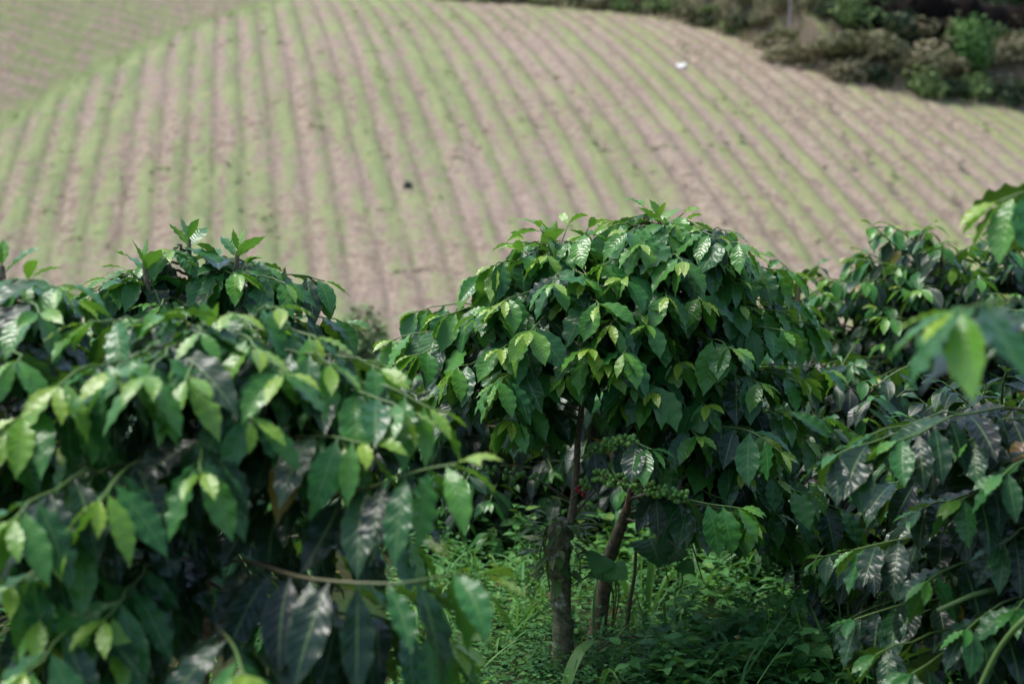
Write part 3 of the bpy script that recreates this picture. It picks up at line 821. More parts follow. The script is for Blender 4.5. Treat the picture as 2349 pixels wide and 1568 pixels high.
    for a, c, e in [((1316, 1180, 4.3), (1370, 1120, 4.25), (1405, 1085, 4.2)), ((1440, 1190, 4.4), (1500, 1210, 4.3), (1560, 1260, 4.2)), ((1545, 1180, 4.3), (1580, 1230, 4.25), (1612, 1330, 4.25)), ((1395, 1300, 4.4), (1350, 1320, 4.3), (1310, 1345, 4.25))]:
        add_branch(root, base, catmull([P(*a), P(*c), P(*e)], 10), cfg, leafy=False, rad=.0045, woody=.1, green_tip=.25)
    # hanging single old leaves by the fruit
    mb = MB()
    for (x, y, dd, L, tn) in [(1418, 1020, 3.95, .115, .25), (1505, 1140, 4.0, .12, .15), (1560, 1150, 4.0, .08, .3), (1365, 1030, 4.0, .13, .02), (1490, 1030, 3.95, .1, .2)]:
        leaves(mb, P(x, y, dd) - base, [rng.normal(0, .1), -.3, -.8], [0, -1, .2], L, L * .42, .8, tn)
    mb.build('foliage', M['leaf'], root)
    # strap-leaved epiphyte round the stump top
    p = P(1285, 1230, 4.29)
    ep = thing('epiphyte', 'tuft of olive strap leaves growing round the top of the mossy stump', 'epiphyte', p)
    n = 95; a = rng.uniform(0, 6.28, n); z = rng.uniform(-.12, .06, n)
    bs = np.stack([np.cos(a) * .045, np.sin(a) * .045, z], -1); dd = np.stack([np.cos(a), np.sin(a), rng.uniform(-.3, .8, n)], -1) + rng.normal(0, .25, (n, 3))
    mb = MB(); Ln = rng.uniform(.05, .11, n)
    leaves(mb, bs, dd, np.tile(UPV, (n, 1)), Ln, Ln * .26, rng.uniform(.3, 1.6, n), rng.uniform(0, 1, n), 10, 3, ruffle=.0)
    mb.build('foliage', M['fern'], ep)
    mb = MB()
    for k in range(9):
        a = rng.uniform(0, 6.28); q = np.array([math.cos(a) * .047, math.sin(a) * .047, rng.uniform(-.05, .04)])
        tube(mb, catmull([q, q + [math.cos(a) * .015, math.sin(a) * .015, -.05], q + rng.normal(0, .008, 3) + [0, 0, -.12]], 7), .0025, 5, .2, .2)
    mb.build('root', M['twig'], ep)
tree_focus()

def bush(label, name, base, stems, targets, cfg, autos, rad=(.02, .006), mat='redbark', tops=True, tip=(.8, 1.05), fruit=None, lift=.18):
    base = np.asarray(base, float)
    root = thing(name, label, 'coffee tree', base, 'coffee bushes of the plantation')
    for k, st in enumerate(stems):
        trunk_part(root, base, st, rad[0], rad[1], mat, 'trunk' if k == 0 else 'stem', bump=.04)
        if tops: shoot_top(root, base, st, cfg, 4)
    for (k, x, y, d) in targets:
        add_branch(root, base, target_path(stems[k], P(x, y, d), lift=lift, rise=.1), cfg, tipyoung=rng.uniform(*tip), fruit=fruit if fruit and rng.random() < .3 else None)
    for (k, kw) in autos:
        for pts in auto_branches(stems[k], **kw): add_branch(root, base, pts, cfg, tipyoung=rng.uniform(tip[0] - .1, tip[1]))
    return root

def ground_pt(x, y): return np.array([x, y, float(height(np.array([x]), np.array([y]))[0])])

# ---- large bush at the left front
sA = catmull([P(455, 2200, 2.5) * [1, 1, 0] + [0, 0, -.05], P(468, 1560, 2.46), P(474, 1300, 2.45), P(480, 1120, 2.44), P(478, 900, 2.43), P(480, 770, 2.42)], 44)
bA = sA[0].copy(); bA[2] = 0
TA = [(0, 460, 1085, 2.02), (0, 225, 1150, 1.98), (0, 430, 868, 2.1), (0, 580, 965, 2.12), (0, 640, 705, 2.35), (0, 725, 775, 2.3), (0, 870, 845, 2.3), (0, 925, 940, 2.22), 
      (0, 265, 850, 2.1), (0, 135, 885, 2.1), (0, 380, 725, 2.3), (0, 530, 720, 2.3), (0, 40, 960, 2.1), (0, 35, 1190, 1.95),
      (0, 1040, 1480, 2.25), (0, 240, 1420, 2.0), (0, 760, 835, 2.25), (0, 650, 860, 2.15), (0, 790, 1020, 2.2), (0, 340, 860, 2.05), (0, 200, 740, 2.3), (0, 960, 1240, 2.4), (0, 90, 1420, 2.0), (0, 120, 1240, 2.0), (0, 330, 1090, 2.1), (0, 20, 1350, 2.0), (0, 60, 1540, 1.9), (0, 590, 800, 2.2), (0, 460, 760, 2.2), (0, 700, 950, 2.3), (0, 150, 1010, 2.2)]
cfgA = Leafer(20, 5, .148, -.04, .044, 1.5, wr=(.28, .36))
rA = bush('large pale tipped coffee bush spreading over the front, dark red trunk', 'coffee_tree', bA, [sA], TA, cfgA,
     [(0, dict(zb=1.0, zt=sA[-1][2] - .03, Lmax=.42, keep=.8, spacing=.05, top_len=.1, grow=.8, sag=1.5))], (.0105, .006), 'redbark', lift=.2)
for a, c, e in [((472, 1250, 2.45), (420, 1230, 2.42), (330, 1195, 2.38)), ((470, 1260, 2.45), (520, 1220, 2.42), (600, 1170, 2.4)), ((468, 1500, 2.45), (420, 1470, 2.42), (345, 1410, 2.38)), ((468, 1500, 2.45), (440, 1540, 2.42), (425, 1568, 2.38)), ((470, 1370, 2.45), (420, 1330, 2.45), (380, 1290, 2.5))]:
    add_branch(rA, bA, catmull([P(*a), P(*c), P(*e)], 10), cfgA, leafy=False, rad=.005, woody=0., green_tip=.2)
for q, st_ in [([(480, 1100, 2.44), (640, 1150, 2.3), (820, 1125, 2.2), (960, 1080, 2.13), (1050, 1062, 2.1)], .22), ([(474, 1300, 2.45), (560, 1285, 2.22), (700, 1325, 2.06), (900, 1338, 2.0), (1030, 1318, 2.02), (1100, 1318, 2.04)], .2),
               ([(472, 1420, 2.45), (500, 1440, 2.1), (535, 1480, 1.95), (560, 1550, 1.86)], .62), ([(474, 1330, 2.45), (640, 1420, 2.4), (860, 1480, 2.35), (1040, 1470, 2.3)], .4), ([(480, 1060, 2.44), (600, 1010, 2.3), (740, 1000, 2.2), (830, 1015, 2.15)], .3),
               ([(470, 1330, 2.45), (330, 1330, 2.25), (200, 1400, 2.1), (130, 1490, 2.0)], .6), ([(478, 1000, 2.44), (700, 900, 2.35), (860, 880, 2.28), (985, 935, 2.24)], .25)]:
    add_branch(rA, bA, catmull([P(*c) for c in q], 22), cfgA, start=st_, tipyoung=1.05, rad=.0038)
f4 = catmull([P(475, 1240, 2.46), P(640, 1235, 2.62), P(760, 1220, 2.72), P(845, 1250, 2.74)], 16)
add_branch(rA, bA, f4, cfgA, fruit=(.75, 1.), red=.85, dens=1., start=.6, tipyoung=.4)

# ---- bush behind it with the tall leader
sB = catmull([ground_pt(-1.06, 3.32) + [0, 0, -.05], P(440, 1300, 3.32), P(438, 1000, 3.32), P(440, 800, 3.31), P(437, 650, 3.3), P(433, 550, 3.3)], 40)
sB2 = catmull([P(438, 950, 3.32), P(500, 780, 3.28), P(535, 670, 3.25), P(545, 575, 3.24)], 24)
sB3 = catmull([P(438, 900, 3.32), P(380, 760, 3.2), P(345, 680, 3.18), P(330, 605, 3.17)], 24)
TB = [(0, 225, 665, 3.2), (0, 610, 610, 3.25), (0, 655, 650, 3.15), (0, 330, 605, 3.25), (0, 520, 590, 3.3), (0, 395, 575, 3.2), (0, 290, 620, 3.25), (0, 250, 640, 3.2), (0, 600, 620, 3.3), (0, 545, 630, 3.15), (0, 745, 645, 3.25), (0, 790, 740, 3.35), (0, 330, 640, 3.4), (0, 180, 680, 3.3), (0, 640, 690, 3.2), (0, 720, 800, 3.4), (0, 800, 850, 3.2), (0, 480, 640, 3.6), (0, 880, 840, 3.3), (0, 360, 700, 3.1)]
cfgB = Leafer(18, 5, .138, .0, .044, 1.5)
bush('coffee bush with a tall single leading shoot against the striped hill', 'coffee_tree', ground_pt(-1.06, 3.32), [sB, sB2, sB3], TB, cfgB,
     [(1, dict(zb=sB2[4][2], zt=sB2[-1][2] - .05, Lmax=.25, keep=.7, top_len=.06, grow=.7, sag=1.5)), (2, dict(zb=sB3[4][2], zt=sB3[-1][2] - .05, Lmax=.25, keep=.7, top_len=.06, grow=.7, sag=1.5)), (0, dict(zb=.45, zt=sB[-1][2] - .19, Lmax=.45, keep=.8, top_len=.05, grow=.8, sag=1.5))], (.011, .005), 'bark', tip=(.6, .95))

# ---- bush cut by the left frame edge
sC = catmull([ground_pt(-1.28, 2.55) + [0, 0, -.05], P(5, 1300, 2.56), P(8, 1000, 2.55), P(12, 760, 2.55), P(4, 610, 2.55)], 36)
TC = [(0, 60, 650, 2.45), (0, 130, 660, 2.4), (0, 90, 720, 2.3), (0, 40, 830, 2.2), (0, -60, 640, 2.5), (0, 175, 690, 2.5), (0, 20, 1000, 2.2), (0, 60, 1050, 2.3), (0, -20, 1300, 2.2), (0, -60, 800, 2.3), (0, 110, 800, 2.45)]
bush('coffee bush cut by the frame edge, shoots upright at the far left', 'coffee_tree', ground_pt(-1.28, 2.55), [sC], TC, Leafer(18, 5, .138, .03, .044, 1.5),
     [(0, dict(zb=.4, zt=sC[-1][2] - .06, Lmax=.45, keep=.95, spacing=.045, top_len=.08, grow=.8, sag=1.5))], (.012, .006), 'bark')

ADDED_BUSHES = []  # unseen bushes added outside the frame to darken the lower right
# ---- dark bush at the right front, its trunk outside the frame
gF = ground_pt(1.36, 2.98)
sF = catmull([gF + [0, 0, -.05], gF + [.0, 0, .5], gF + [.02, .02, 1.0], gF + [.0, .0, 1.5], gF + [.0, .02, 1.62]], 40)
TF = [(0, 1905, 1050, 2.70), (0, 1990, 1000, 2.80), (0, 2060, 1010, 2.65), (0, 1960, 1260, 3.00), (0, 1960, 1420, 2.90), (0, 2010, 1500, 2.80), (0, 2130, 1330, 2.75), (0, 2110, 1170, 2.90), (0, 2220, 1010, 2.70),
      (0, 2090, 1545, 2.65), (0, 2290, 1250, 2.70), (0, 2200, 1150, 2.70), (0, 2210, 1450, 2.60), (0, 2300, 1090, 2.55), (0, 2000, 1120, 3.10), (0, 2080, 1290, 3.10), (0, 2340, 1000, 2.80), (0, 2330, 1400, 2.60), (0, 2060, 1420, 3.00), (0, 2180, 1250, 3.10)]
for k, (x, y, h_, lab) in enumerate([(2.5, 3.1, 2.2, 'unseen tall coffee bush added for shade beyond the dark shaded bush'), (1.9, 1.1, 2.6, 'unseen tall coffee bush added for shade beside the camera on the right')]):
    ADDED_BUSHES.append((lab, x, y, h_))
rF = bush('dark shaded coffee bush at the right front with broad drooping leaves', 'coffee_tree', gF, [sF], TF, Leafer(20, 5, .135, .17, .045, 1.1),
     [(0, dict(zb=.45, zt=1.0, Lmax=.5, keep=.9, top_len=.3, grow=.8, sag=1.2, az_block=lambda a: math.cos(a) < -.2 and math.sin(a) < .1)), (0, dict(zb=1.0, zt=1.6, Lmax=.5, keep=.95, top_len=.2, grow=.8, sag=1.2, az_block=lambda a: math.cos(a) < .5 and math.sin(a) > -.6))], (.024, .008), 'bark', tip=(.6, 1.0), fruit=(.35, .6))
for q in [[(2560, 480, 2.3), (2450, 440, 2.25), (2360, 440, 2.2), (2290, 462, 2.2)], [(2560, 760, 1.9), (2420, 700, 1.8), (2300, 690, 1.72), (2190, 715, 1.68)]]:
    add_branch(rF, gF, np.concatenate([[stem_at(sF, P(*q[0])[2])], catmull([P(*c) for c in q], 18)]), Leafer(20, 5, .15, .02, .055, 1.1), start=.66, tipyoung=1.)
for q in ([(2240, 1590, 2.55), (2290, 1490, 2.53), (2349, 1420, 2.50), (2420, 1370, 2.50)], [(2150, 1400, 2.70), (2230, 1365, 2.70), (2300, 1345, 2.75), (2420, 1300, 2.90)]):
    tw = MB(); tube(tw, catmull([P(*c) for c in q], 14) - gF, np.linspace(.0045, .006, 14), 6, .8, .7); tw.build('branch', M['twig'], rF)

# ---- bushes of the row behind, small enough to be trunk and crown
def far_bush(label, name, x, y, top, width, seed, dark=0., rust=0., group='coffee bushes of the plantation', zb=.3, nst=3, LL=.125, nv=8, nu=3):
    base = ground_pt(x, y)
    root = thing(name, label, 'coffee tree', base, group)
    tr = MB(); cr = MB(); my = MB(); tw = MB(); fr = MB()
    cfg = Leafer(nv, nu, LL, dark, .05, 1.5, rust=rust)
    for k in range(nst):
        a = rng.uniform(0, 6.28); off = np.array([math.cos(a), math.sin(a), 0]) * (.25 if nst > 1 else 0)
        h = top * rng.uniform(.92, 1.0)
        st = catmull([[0, 0, -.08], off * .5 + [0, 0, h * .35], off + [0, 0, h * .7], off * 1.1 + rng.normal(0, .03, 3) * [1, 1, 0] + [0, 0, h]], 30)
        tube(tr, st, np.linspace(.024, .006, len(st)), 7)
        for pts in auto_branches(st, zb, h - .02, width, keep=.92, top_len=.16, grow=.8, sag=1.3, spacing=.045):
            tube(tw, pts, np.linspace(.005, .002, len(pts)), 4, 0, 1)
            leaves_on(pts, cfg, cr, my, .08, rng.uniform(.6, 1.) if not rust else rng.uniform(.95, 1.35))
    tr.build('trunk', M['bark'], root)
    c = cr.build('crown', M['leaf'], root); my.build('young_foliage', M['young'], c); tw.build('twig', M['twig'], c)
    return root

def at(px, d):                 # plan point of a picture column at a distance
    r = ray(px, 784) * d; return r[0], r[1]
def top_z(py, d): return P(0, py, d)[2]
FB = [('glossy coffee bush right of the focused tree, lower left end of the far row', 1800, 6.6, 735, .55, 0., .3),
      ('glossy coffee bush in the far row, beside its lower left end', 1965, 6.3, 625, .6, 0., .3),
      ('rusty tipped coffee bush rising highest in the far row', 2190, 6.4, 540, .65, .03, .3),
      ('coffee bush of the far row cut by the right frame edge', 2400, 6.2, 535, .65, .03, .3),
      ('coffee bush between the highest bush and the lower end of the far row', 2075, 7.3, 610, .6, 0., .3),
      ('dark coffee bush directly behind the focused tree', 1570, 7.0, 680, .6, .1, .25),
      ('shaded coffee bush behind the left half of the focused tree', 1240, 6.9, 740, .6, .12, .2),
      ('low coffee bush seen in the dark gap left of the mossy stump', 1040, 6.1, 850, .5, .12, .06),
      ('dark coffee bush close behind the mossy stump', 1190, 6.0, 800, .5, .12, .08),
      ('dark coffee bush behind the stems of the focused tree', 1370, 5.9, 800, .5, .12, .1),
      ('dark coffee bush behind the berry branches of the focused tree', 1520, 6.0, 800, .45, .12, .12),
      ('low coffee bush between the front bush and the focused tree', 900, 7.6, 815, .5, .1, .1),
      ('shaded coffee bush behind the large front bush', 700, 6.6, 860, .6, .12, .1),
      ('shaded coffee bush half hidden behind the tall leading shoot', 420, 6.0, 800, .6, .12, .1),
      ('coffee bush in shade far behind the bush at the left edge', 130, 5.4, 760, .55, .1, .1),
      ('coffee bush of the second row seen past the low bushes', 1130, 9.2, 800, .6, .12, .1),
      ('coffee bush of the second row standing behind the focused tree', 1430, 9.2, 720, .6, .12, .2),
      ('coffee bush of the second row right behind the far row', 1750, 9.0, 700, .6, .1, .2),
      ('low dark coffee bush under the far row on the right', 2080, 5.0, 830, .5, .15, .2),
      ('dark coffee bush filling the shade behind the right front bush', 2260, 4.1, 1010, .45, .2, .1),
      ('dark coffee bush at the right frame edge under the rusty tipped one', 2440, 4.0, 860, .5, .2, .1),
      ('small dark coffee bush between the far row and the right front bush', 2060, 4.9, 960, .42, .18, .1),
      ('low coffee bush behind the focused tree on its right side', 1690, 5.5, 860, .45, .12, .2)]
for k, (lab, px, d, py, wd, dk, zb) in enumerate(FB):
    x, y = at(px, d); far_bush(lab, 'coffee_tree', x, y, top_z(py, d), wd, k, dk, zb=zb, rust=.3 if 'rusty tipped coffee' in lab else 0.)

for k, (lab, x, y, h_) in enumerate(ADDED_BUSHES): far_bush(lab, 'coffee_tree', x, y, h_, .75, 50 + k, .15, zb=.4)
# ------------------------------------------------------------------ undergrowth
WS = np.array([0, .05, .12, .3, .5, .75, .92, 1.]); WW = np.array([.03, .05, .6, 1., .9, .5, .14, .01])
def groundcover():
    mb = MB(); N = 3300
    px = rng.uniform(900, 2500, N); py = 1190 + 480 * rng.uniform(0, 1, N) ** .75
    t = CAM_H / np.maximum(.02, -(FWD[2] + UP[2] * (H / 2 - py) * K))
    x = (px - W / 2) * K * t; y = (FWD[1] + UP[1] * (H / 2 - py) * K) * t
    N2 = 2200; x = np.concatenate([x, rng.uniform(-3.2, 4, N2)]); y = np.concatenate([y, rng.uniform(1.6, 10, N2)])
    keep = ((x + .0 - P(1290, 1515, 4.33)[0]) ** 2 + (y - 4.33) ** 2 > .01)
    x, y = x[keep], y[keep]
    patch = np.sin(x * 3.1 + 1) * np.cos(y * 2.3) * .12
    lw = np.exp(-((x + .1) / .55) ** 2) * np.exp(-((y - 4.5) / .9) ** 2)      # the low fresh leaves left of the stump
    sp_ = vnoise(x * 1.3 + 11, y * 1.3); tallf = .6 + 1.1 * vnoise(x * .9, y * .9 + 4)
    for i in range(len(x)):
        if vnoise(np.array(x[i] * 1.7 + 20), np.array(y[i] * 1.7)) < .2 and rng.random() < .7: continue
        if rng.random() < (.10 if sp_[i] > .6 else .025):
            n = int(rng.integers(5, 10)); a = rng.uniform(0, 6.28, n); el = rng.uniform(.9, 1.4, n); z0 = float(height(x[i:i + 1], y[i:i + 1])[0])
            d = np.stack([np.cos(a) * np.cos(el), np.sin(a) * np.cos(el), np.sin(el)], -1); L = rng.uniform(.10, .28, n) * tallf[i]
            leaves(mb, np.array([x[i], y[i], z0]) + rng.normal(0, .012, (n, 3)) * [1, 1, 0], d, np.stack([-d[:, 0], -d[:, 1], 0 * a + .6], -1), L, rng.uniform(.006, .011, n), rng.uniform(.4, 1.8, n), np.clip(rng.normal(.6, .12, n), 0, 1), 9, 3, ruffle=0, fold=.3, PS=np.array([0, .1, .5, .8, 1.]), PW=np.array([.6, .8, 1., .7, .02]))
            continue
        n = int(rng.integers(7, 13)); hgt = rng.uniform(.03, .2) * tallf[i] * (1.2 if y[i] > 4.6 else 1) * (1 - .6 * lw[i])
        lean = rng.normal(0, .25, 2)
        z = np.linspace(.25, 1, n) * hgt; a = np.arange(n) * 1.7 + rng.uniform(0, 6)
        b = np.stack([x[i] + lean[0] * z, y[i] + lean[1] * z, z + .0], -1)
        d = np.stack([np.cos(a), np.sin(a), rng.uniform(-.05, .5, n)], -1)
        big = rng.random() < (.45 if sp_[i] > .55 else .18) and lw[i] < .3
        if big: n = 8; z = np.linspace(.25, 1, n) * rng.uniform(.1, .26); a = np.arange(n) * 1.57 + rng.uniform(0, 6); b = np.stack([x[i] + lean[0] * z, y[i] + lean[1] * z, z], -1); d = np.stack([np.cos(a), np.sin(a), rng.uniform(-.05, .4, n)], -1); hgt = z.max()
        L = (rng.uniform(.06, .105) if big else rng.uniform(.018, .03) if sp_[i] < .4 else rng.uniform(.028, .055)) * (1.0 - .35 * z / hgt) * rng.uniform(.8, 1.2, n) * (1.1 if lw[i] > .3 else 1)
        b[:, 2] += height(b[:, 0], b[:, 1])
        leaves(mb, b, d, np.tile(UPV, (n, 1)) + rng.normal(0, .25, (n, 3)), L, L * rng.uniform(.45, .75), .5, np.clip(rng.normal(.38 + .35 * lw[i] + patch[i] + (.12 if big else 0), .12, n) + rng.normal(0, .1), 0, 1), 9 if big else 6, 3, ruffle=.015, PS=WS, PW=WW, serr=.15 if big else 0)
    nl = 420; lx = rng.uniform(-2, 3, nl); ly = rng.uniform(3., 8, nl); aa = rng.uniform(0, 6.28, nl)
    leaves(mb, np.stack([lx, ly, height(lx, ly) + rng.uniform(.01, .12, nl)], -1), np.stack([np.cos(aa), np.sin(aa), rng.normal(.1, .3, nl)], -1), np.tile(UPV, (nl, 1)) + rng.normal(0, .4, (nl, 3)), rng.uniform(.06, .11, nl), rng.uniform(.025, .045, nl), rng.uniform(0, .8, nl), rng.choice([1.14, 1.25, 1.3, 1.3], nl), 9, 3, ruffle=.05)
    tag(mb.build('undergrowth', M['weed']), 'dense low green weeds covering the ground between the bushes', 'undergrowth', kind='stuff')
groundcover()

GS = np.array([0, .1, .5, .8, 1.]); GW = np.array([.6, .8, 1., .7, .02])
def gp(px, py):
    t = CAM_H / -(FWD[2] + UP[2] * (H / 2 - py) * K); p = CAM + ray(px, py) * t; p[2] = 0; return p
def grass_clump(label, p, blades, group=None):
    root = thing('grass_clump', label, 'grass', p, group)
    for (a, el, L, wd, dr, tn) in blades:
        mb = MB(); d = np.array([math.cos(R(a)) * math.cos(R(el)), math.sin(R(a)) * math.cos(R(el)), math.sin(R(el))])
        L *= 1.6; wd *= 1.3
        leaves(mb, rng.normal(0, .012, 3) * [1, 1, 0], d, np.array([-d[0], -d[1], .6]) + rng.normal(0, .2, 3), L, wd, dr, tn, 16, 3, ruffle=.0, fold=.35, PS=GS, PW=GW)
        mb.build('blade', M['grass'], root)
grass_clump('tall thin grass clump with upright and arching blades beside the brown stump', gp(1475, 1470),
            [(100, 86, .38, .016, .1, .7), (20, 82, .34, .015, .15, .55), (160, 75, .4, .016, 1.7, .3), (185, 70, .36, .016, 1.9, .35), (10, 70, .32, .014, 1.2, .5), (340, 74, .34, .014, 1.4, .3), (60, 84, .3, .012, .2, .8), (200, 80, .26, .013, .3, .6), (30, 60, .3, .013, 1.5, .4)])
grass_clump('broad pale grass blade bending over at the bottom of the picture', gp(1290, 1640), [(60, 72, .2, .028, 1.3, .9), (85, 80, .1, .014, .8, .5)])
grass_clump('short grass tuft beside the mossy stump foot', gp(1180, 1480), [(rng.uniform(0, 360), 70, .16, .008, 1., .5) for _ in range(9)])
grass_clump('grass tuft growing among tall weeds on the right', gp(1600, 1440), [(rng.uniform(0, 360), 75, .24, .01, 1.2, .5) for _ in range(9)])

def herb(name, label, p, hgt, n, L, wd, tint, lean=(0, 0), serr=.16, flower=None, group=None, tilt=.35, branchy=1):
    root = thing(name, label, 'weed', p, group)
    top = np.array([lean[0], lean[1], hgt]); st = catmull([[0, 0, -.02], top * .5 + [lean[0] * .1, 0, .02], top], 10)
    mb = MB(); tube(mb, st, np.linspace(.0035, .0018, 10), 6, .6, .9); mb.build('stem', M['twig'], root)
    s = np.linspace(.25, 1., n); q, t, _ = path_at(st, s)
    a = np.repeat(np.arange((n + 1) // 2) * 1.57, 2)[:n] + np.tile([0, math.pi], (n + 1) // 2)[:n] + rng.normal(0, .25, n)
    d = np.stack([np.cos(a), np.sin(a), np.full(n, tilt)], -1)
    Ls = L * (1.1 - .5 * s) * rng.uniform(.85, 1.15, n)
    mb = MB(); leaves(mb, q, d, np.tile(UPV, (n, 1)) + rng.normal(0, .15, (n, 3)), Ls, Ls * wd, rng.uniform(.3, .9, n), np.clip(rng.normal(tint, .08, n), 0, 1), 15, 5, ruffle=.015, PS=WS, PW=WW, serr=serr)
    if n: mb.build('foliage', M['weed'], root)
    if flower:
        v, f = ico(); fm = MB(); fm.add(v * [.006, .006, .005] + top + [0, 0, .004], f); fl = fm.build('flower', M[flower[0]], root)
        if flower[1]:
            pm = MB(); aa = np.linspace(0, 6.28, 6)[:-1]
            leaves(pm, np.tile(top + [0, 0, .004], (5, 1)), np.stack([np.cos(aa), np.sin(aa), 0 * aa + .25], -1), np.tile(UPV, (5, 1)), .013, .009, .1, 0, 5, 3, ruffle=0)
            pm.build('petal', M['petal'], fl)
hb = [('toothed leaf weed with two pale uppermost leaves under the drooping leaves', 1560, 1500, .2, 10, .075, .5, .6), ('broad toothed weed low in the bottom centre of the undergrowth', 1570, 1590, .1, 10, .09, .6, .5),
      ('upright weed with large light leaves beside the dark bush', 1790, 1540, .17, 10, .085, .5, .75), ('leafy weed below the white flower', 1690, 1590, .11, 10, .08, .55, .5),
      ('spreading weed between the grass tuft and the white flower', 1630, 1540, .14, 12, .075, .5, .45), ('bushy weed on the far side of the mossy stump', 1180, 1330, .2, 12, .08, .5, .55),
      ('low weed by the foot of the mossy stump', 1235, 1530, .1, 10, .06, .6, .55), ('weed with bright leaves in the lower right undergrowth', 1830, 1420, .16, 12, .075, .5, .7),
      ('tall weed in the shade under the berry branches', 1690, 1420, .22, 14, .075, .5, .4), ('tall weed behind the brown stump', 1530, 1400, .24, 14, .07, .5, .3),
      ('leafy weed below the dark bush in the bottom right', 1850, 1590, .12, 12, .08, .5, .5)]
for (lab, px, py, hg, n, L, wd, tn) in hb: herb('leafy_weed', lab, gp(px, py), hg, n, L, wd, tn, lean=tuple(rng.normal(0, .03, 2)))
for k, (px, py, hg) in enumerate([(1420, 1440, .3), (1340, 1470, .24), (1500, 1500, .22), (1470, 1400, .34), (1640, 1380, .3), (1760, 1400, .26), (1570, 1380, .33), (1720, 1340, .28), (1100, 1400, .16), (1210, 1290, .24), (1120, 1260, .22), (1250, 1240, .22), (1880, 1330, .2), (1960, 1300, .2)]):
    herb('leafy_weed', 'slender leafy weed standing among the ground weeds between the bushes', gp(px, py), hg, int(rng.integers(12, 18)), rng.uniform(.05, .085), .5, rng.uniform(.4, .7), lean=tuple(rng.normal(0, .05, 2)), group='slender weeds between the bushes')
herb('flowering_weed', 'thin weed stem with one small white and orange flower', gp(1745, 1610), .19, 3, .04, .4, .5, lean=(-.07, .0), flower=('orange', True))
herb('flowering_weed', 'thin weed stem topped with one small orange bud', gp(1790, 1590), .19, 2, .03, .4, .5, lean=(0, 0), flower=('orange', False))
for k, (px, py, hg) in enumerate([(1900, 1230, .2), (1930, 1240, .24), (1960, 1235, .17), (1985, 1245, .15), (1870, 1225, .24), (2010, 1240, .18)]):
    herb('budding_weed', 'slim weed with a pale pink bud in the shade before the far row', gp(px, py), hg, 6, .06, .4, .55, lean=tuple(rng.normal(0, .05, 2)), flower=('pink', False), group='pink budded weeds')

# heart shaped vine leaves by the stumps
HS = np.array([0, .04, .1, .3, .55, .8, 1.]); HW = np.array([.3, .8, 1., 1.05, .85, .45, .02])
def vine(label, p, spots):
    root = thing('vine', label, 'vine', p)
    st = MB(); mb = MB(); p0 = np.zeros(3)
    for (x, y, d, L, dx, tn) in spots:
        q = P(x, y, d) - p
        tube(st, catmull([p0, q * .5 + [0.03, .03, .03], q], 8), .003, 5, .6, .8)
        leaves(mb, q, [dx, -.5, -.15], [0, -.6, .8], L, L * 1.0, .5, tn, 17, 7, ruffle=.02, fold=.1, PS=HS, PW=HW, serr=.1)
    st.build('stem', M['twig'], root); mb.build('foliage', M['weed'], root)
vine('broad round leaved vine climbing between the two stumps', gp(1400, 1465), [(1385, 1275, 4.25, .085, -.3, .55), (1370, 1300, 4.27, .08, .3, .5), (1400, 1300, 4.22, .07, .5, .6)])
vine('vine with one large dark round leaf behind the grass clump', gp(1530, 1440), [(1490, 1235, 4.35, .13, .1, .12), (1560, 1290, 4.35, .06, .4, .5), (1545, 1250, 4.4, .11, -.3, .1)])

# bare stalk between the stumps and the berries
def stalk(label, pts, r):
    pp = catmull([P(*q) for q in pts], 14); b = pp[0].copy()
    mb = MB(); tube(mb, pp - b, np.linspace(r, r * .6, 14), 7, .1, .1, bump=.05)
    o = mb.build('dry_stalk', M['twig']); o.location = b; tag(o, label, 'stalk')
g0 = gp(1435, 1470)
stalk('thin reddish dry stalk standing beside the brown stump', [(1435, 1470, 4.48), (1442, 1400, 4.45), (1455, 1320, 4.42), (1460, 1240, 4.4)], .008)
stalk('fallen dry twig lying across the weeds by the mossy stump', [(1370, 1490, 4.1), (1420, 1462, 4.15), (1480, 1462, 4.2)], .004)

# far green bush seen in the gap above the front bush
leafy_far = thing('shrub', 'soft green bush in the gap at the foot of the hill', 'shrub', ground_pt(*at(838, 15)))
c = blob_mesh('crown', M['scrub_green'], .55, 1.4, 10, 1500, .05, 77); c.parent = leafy_far
c.scale = (1, 1, max(.5, (top_z(790, 15) - ground_pt(*at(838, 15))[2]) / 1.4 / 1.2))

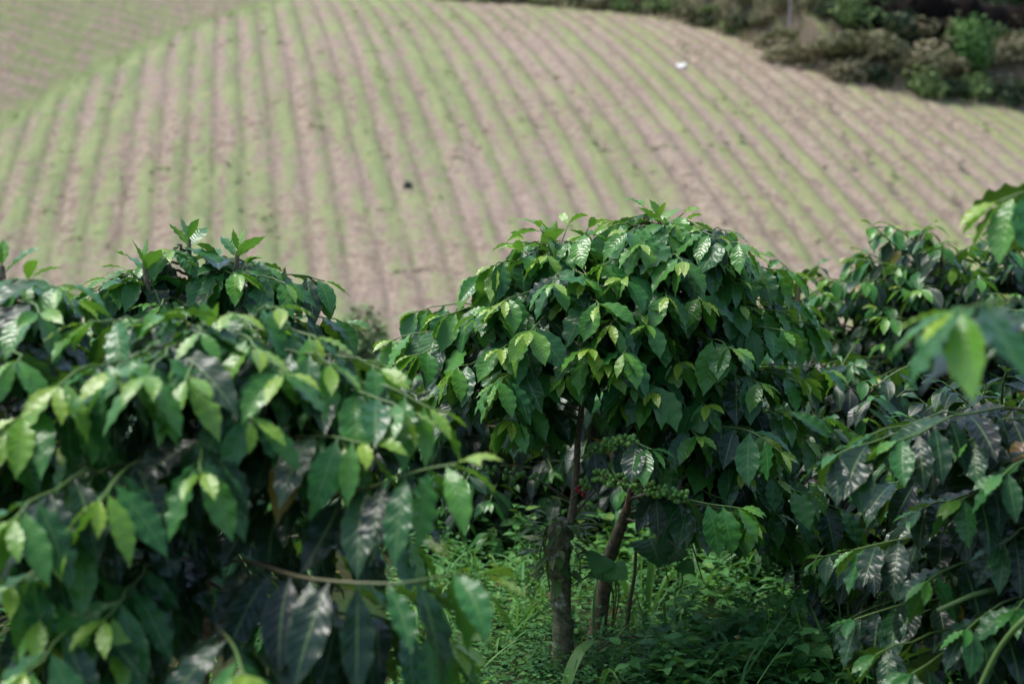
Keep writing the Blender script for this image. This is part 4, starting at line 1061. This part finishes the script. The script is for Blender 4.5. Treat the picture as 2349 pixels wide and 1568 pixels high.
# unseen tree added to shade the right-hand bushes, its high limb above them
def added_shade_tree():
    base = ground_pt(3.3, 3.9); root = thing('added_shade_tree', 'unseen tall tree added outside the frame so its limb shades the bushes', 'tree', base)
    c0 = np.array([-.05, 3.35, 3.95]) - base
    mb = MB(); tube(mb, catmull([[0, 0, -.2], [.05, 0, 1.6], [-.05, 0, 3.2], [0, .1, 5.0]], 16), np.linspace(.14, .06, 16), 10, bump=.04); mb.build('trunk', M['bark'], root)
    mb = MB(); tube(mb, catmull([[-.04, 0, 3.0], c0 * .5 + [0, 0, 1.85], c0 + [.2, 0, 0], c0 + [-.6, .1, .1]], 16), np.linspace(.06, .015, 16), 7); mb.build('limb', M['bark'], root)
    c = blob_mesh('crown', M['scrub_green'], 1.05, .55, 12, 1500, .07, 91); c.parent = root; c.location = c0 - [0, 0, .2]; c.scale = (1, .95, 1)
    c2 = blob_mesh('crown', M['scrub_green'], 1.5, 1.1, 12, 1500, .09, 92); c2.parent = root; c2.location = (0, 0, 4.6)
added_shade_tree()

# ------------------------------------------------------------------ light
w = bpy.data.worlds.new('World'); S.world = w; w.use_nodes = True
nt = w.node_tree; nt.nodes.clear()
SUN_EL, SUN_AZ = 66., -75.      # azimuth measured from +y towards +x
sky = nt.nodes.new('ShaderNodeTexSky'); sky.sky_type = 'NISHITA'; sky.sun_disc = False
sky.sun_elevation = R(SUN_EL); sky.sun_rotation = R(SUN_AZ); sky.air_density = 1.0; sky.dust_density = 2.0; sky.ozone_density = 1.0
bg = nt.nodes.new('ShaderNodeBackground'); bg.inputs[1].default_value = .095
ow = nt.nodes.new('ShaderNodeOutputWorld'); nt.links.new(sky.outputs[0], bg.inputs[0]); nt.links.new(bg.outputs[0], ow.inputs[0])
sl = bpy.data.lights.new('sun', 'SUN'); sl.energy = 1.5; sl.angle = R(24); sl.color = (1, .97, .92)
so_ = bpy.data.objects.new('sun', sl); COL.objects.link(so_)
so_.rotation_euler = (R(90 - SUN_EL), 0, R(180 - SUN_AZ)); so_.location = (0, 0, 30)

S.view_settings.view_transform = 'Standard'; S.view_settings.look = 'None'; S.view_settings.exposure = 1.47; S.view_settings.gamma = 1.
S.cycles.use_denoising = True
S.cycles.max_bounces = 8; S.cycles.transmission_bounces = 4; S.cycles.sample_clamp_indirect = 6
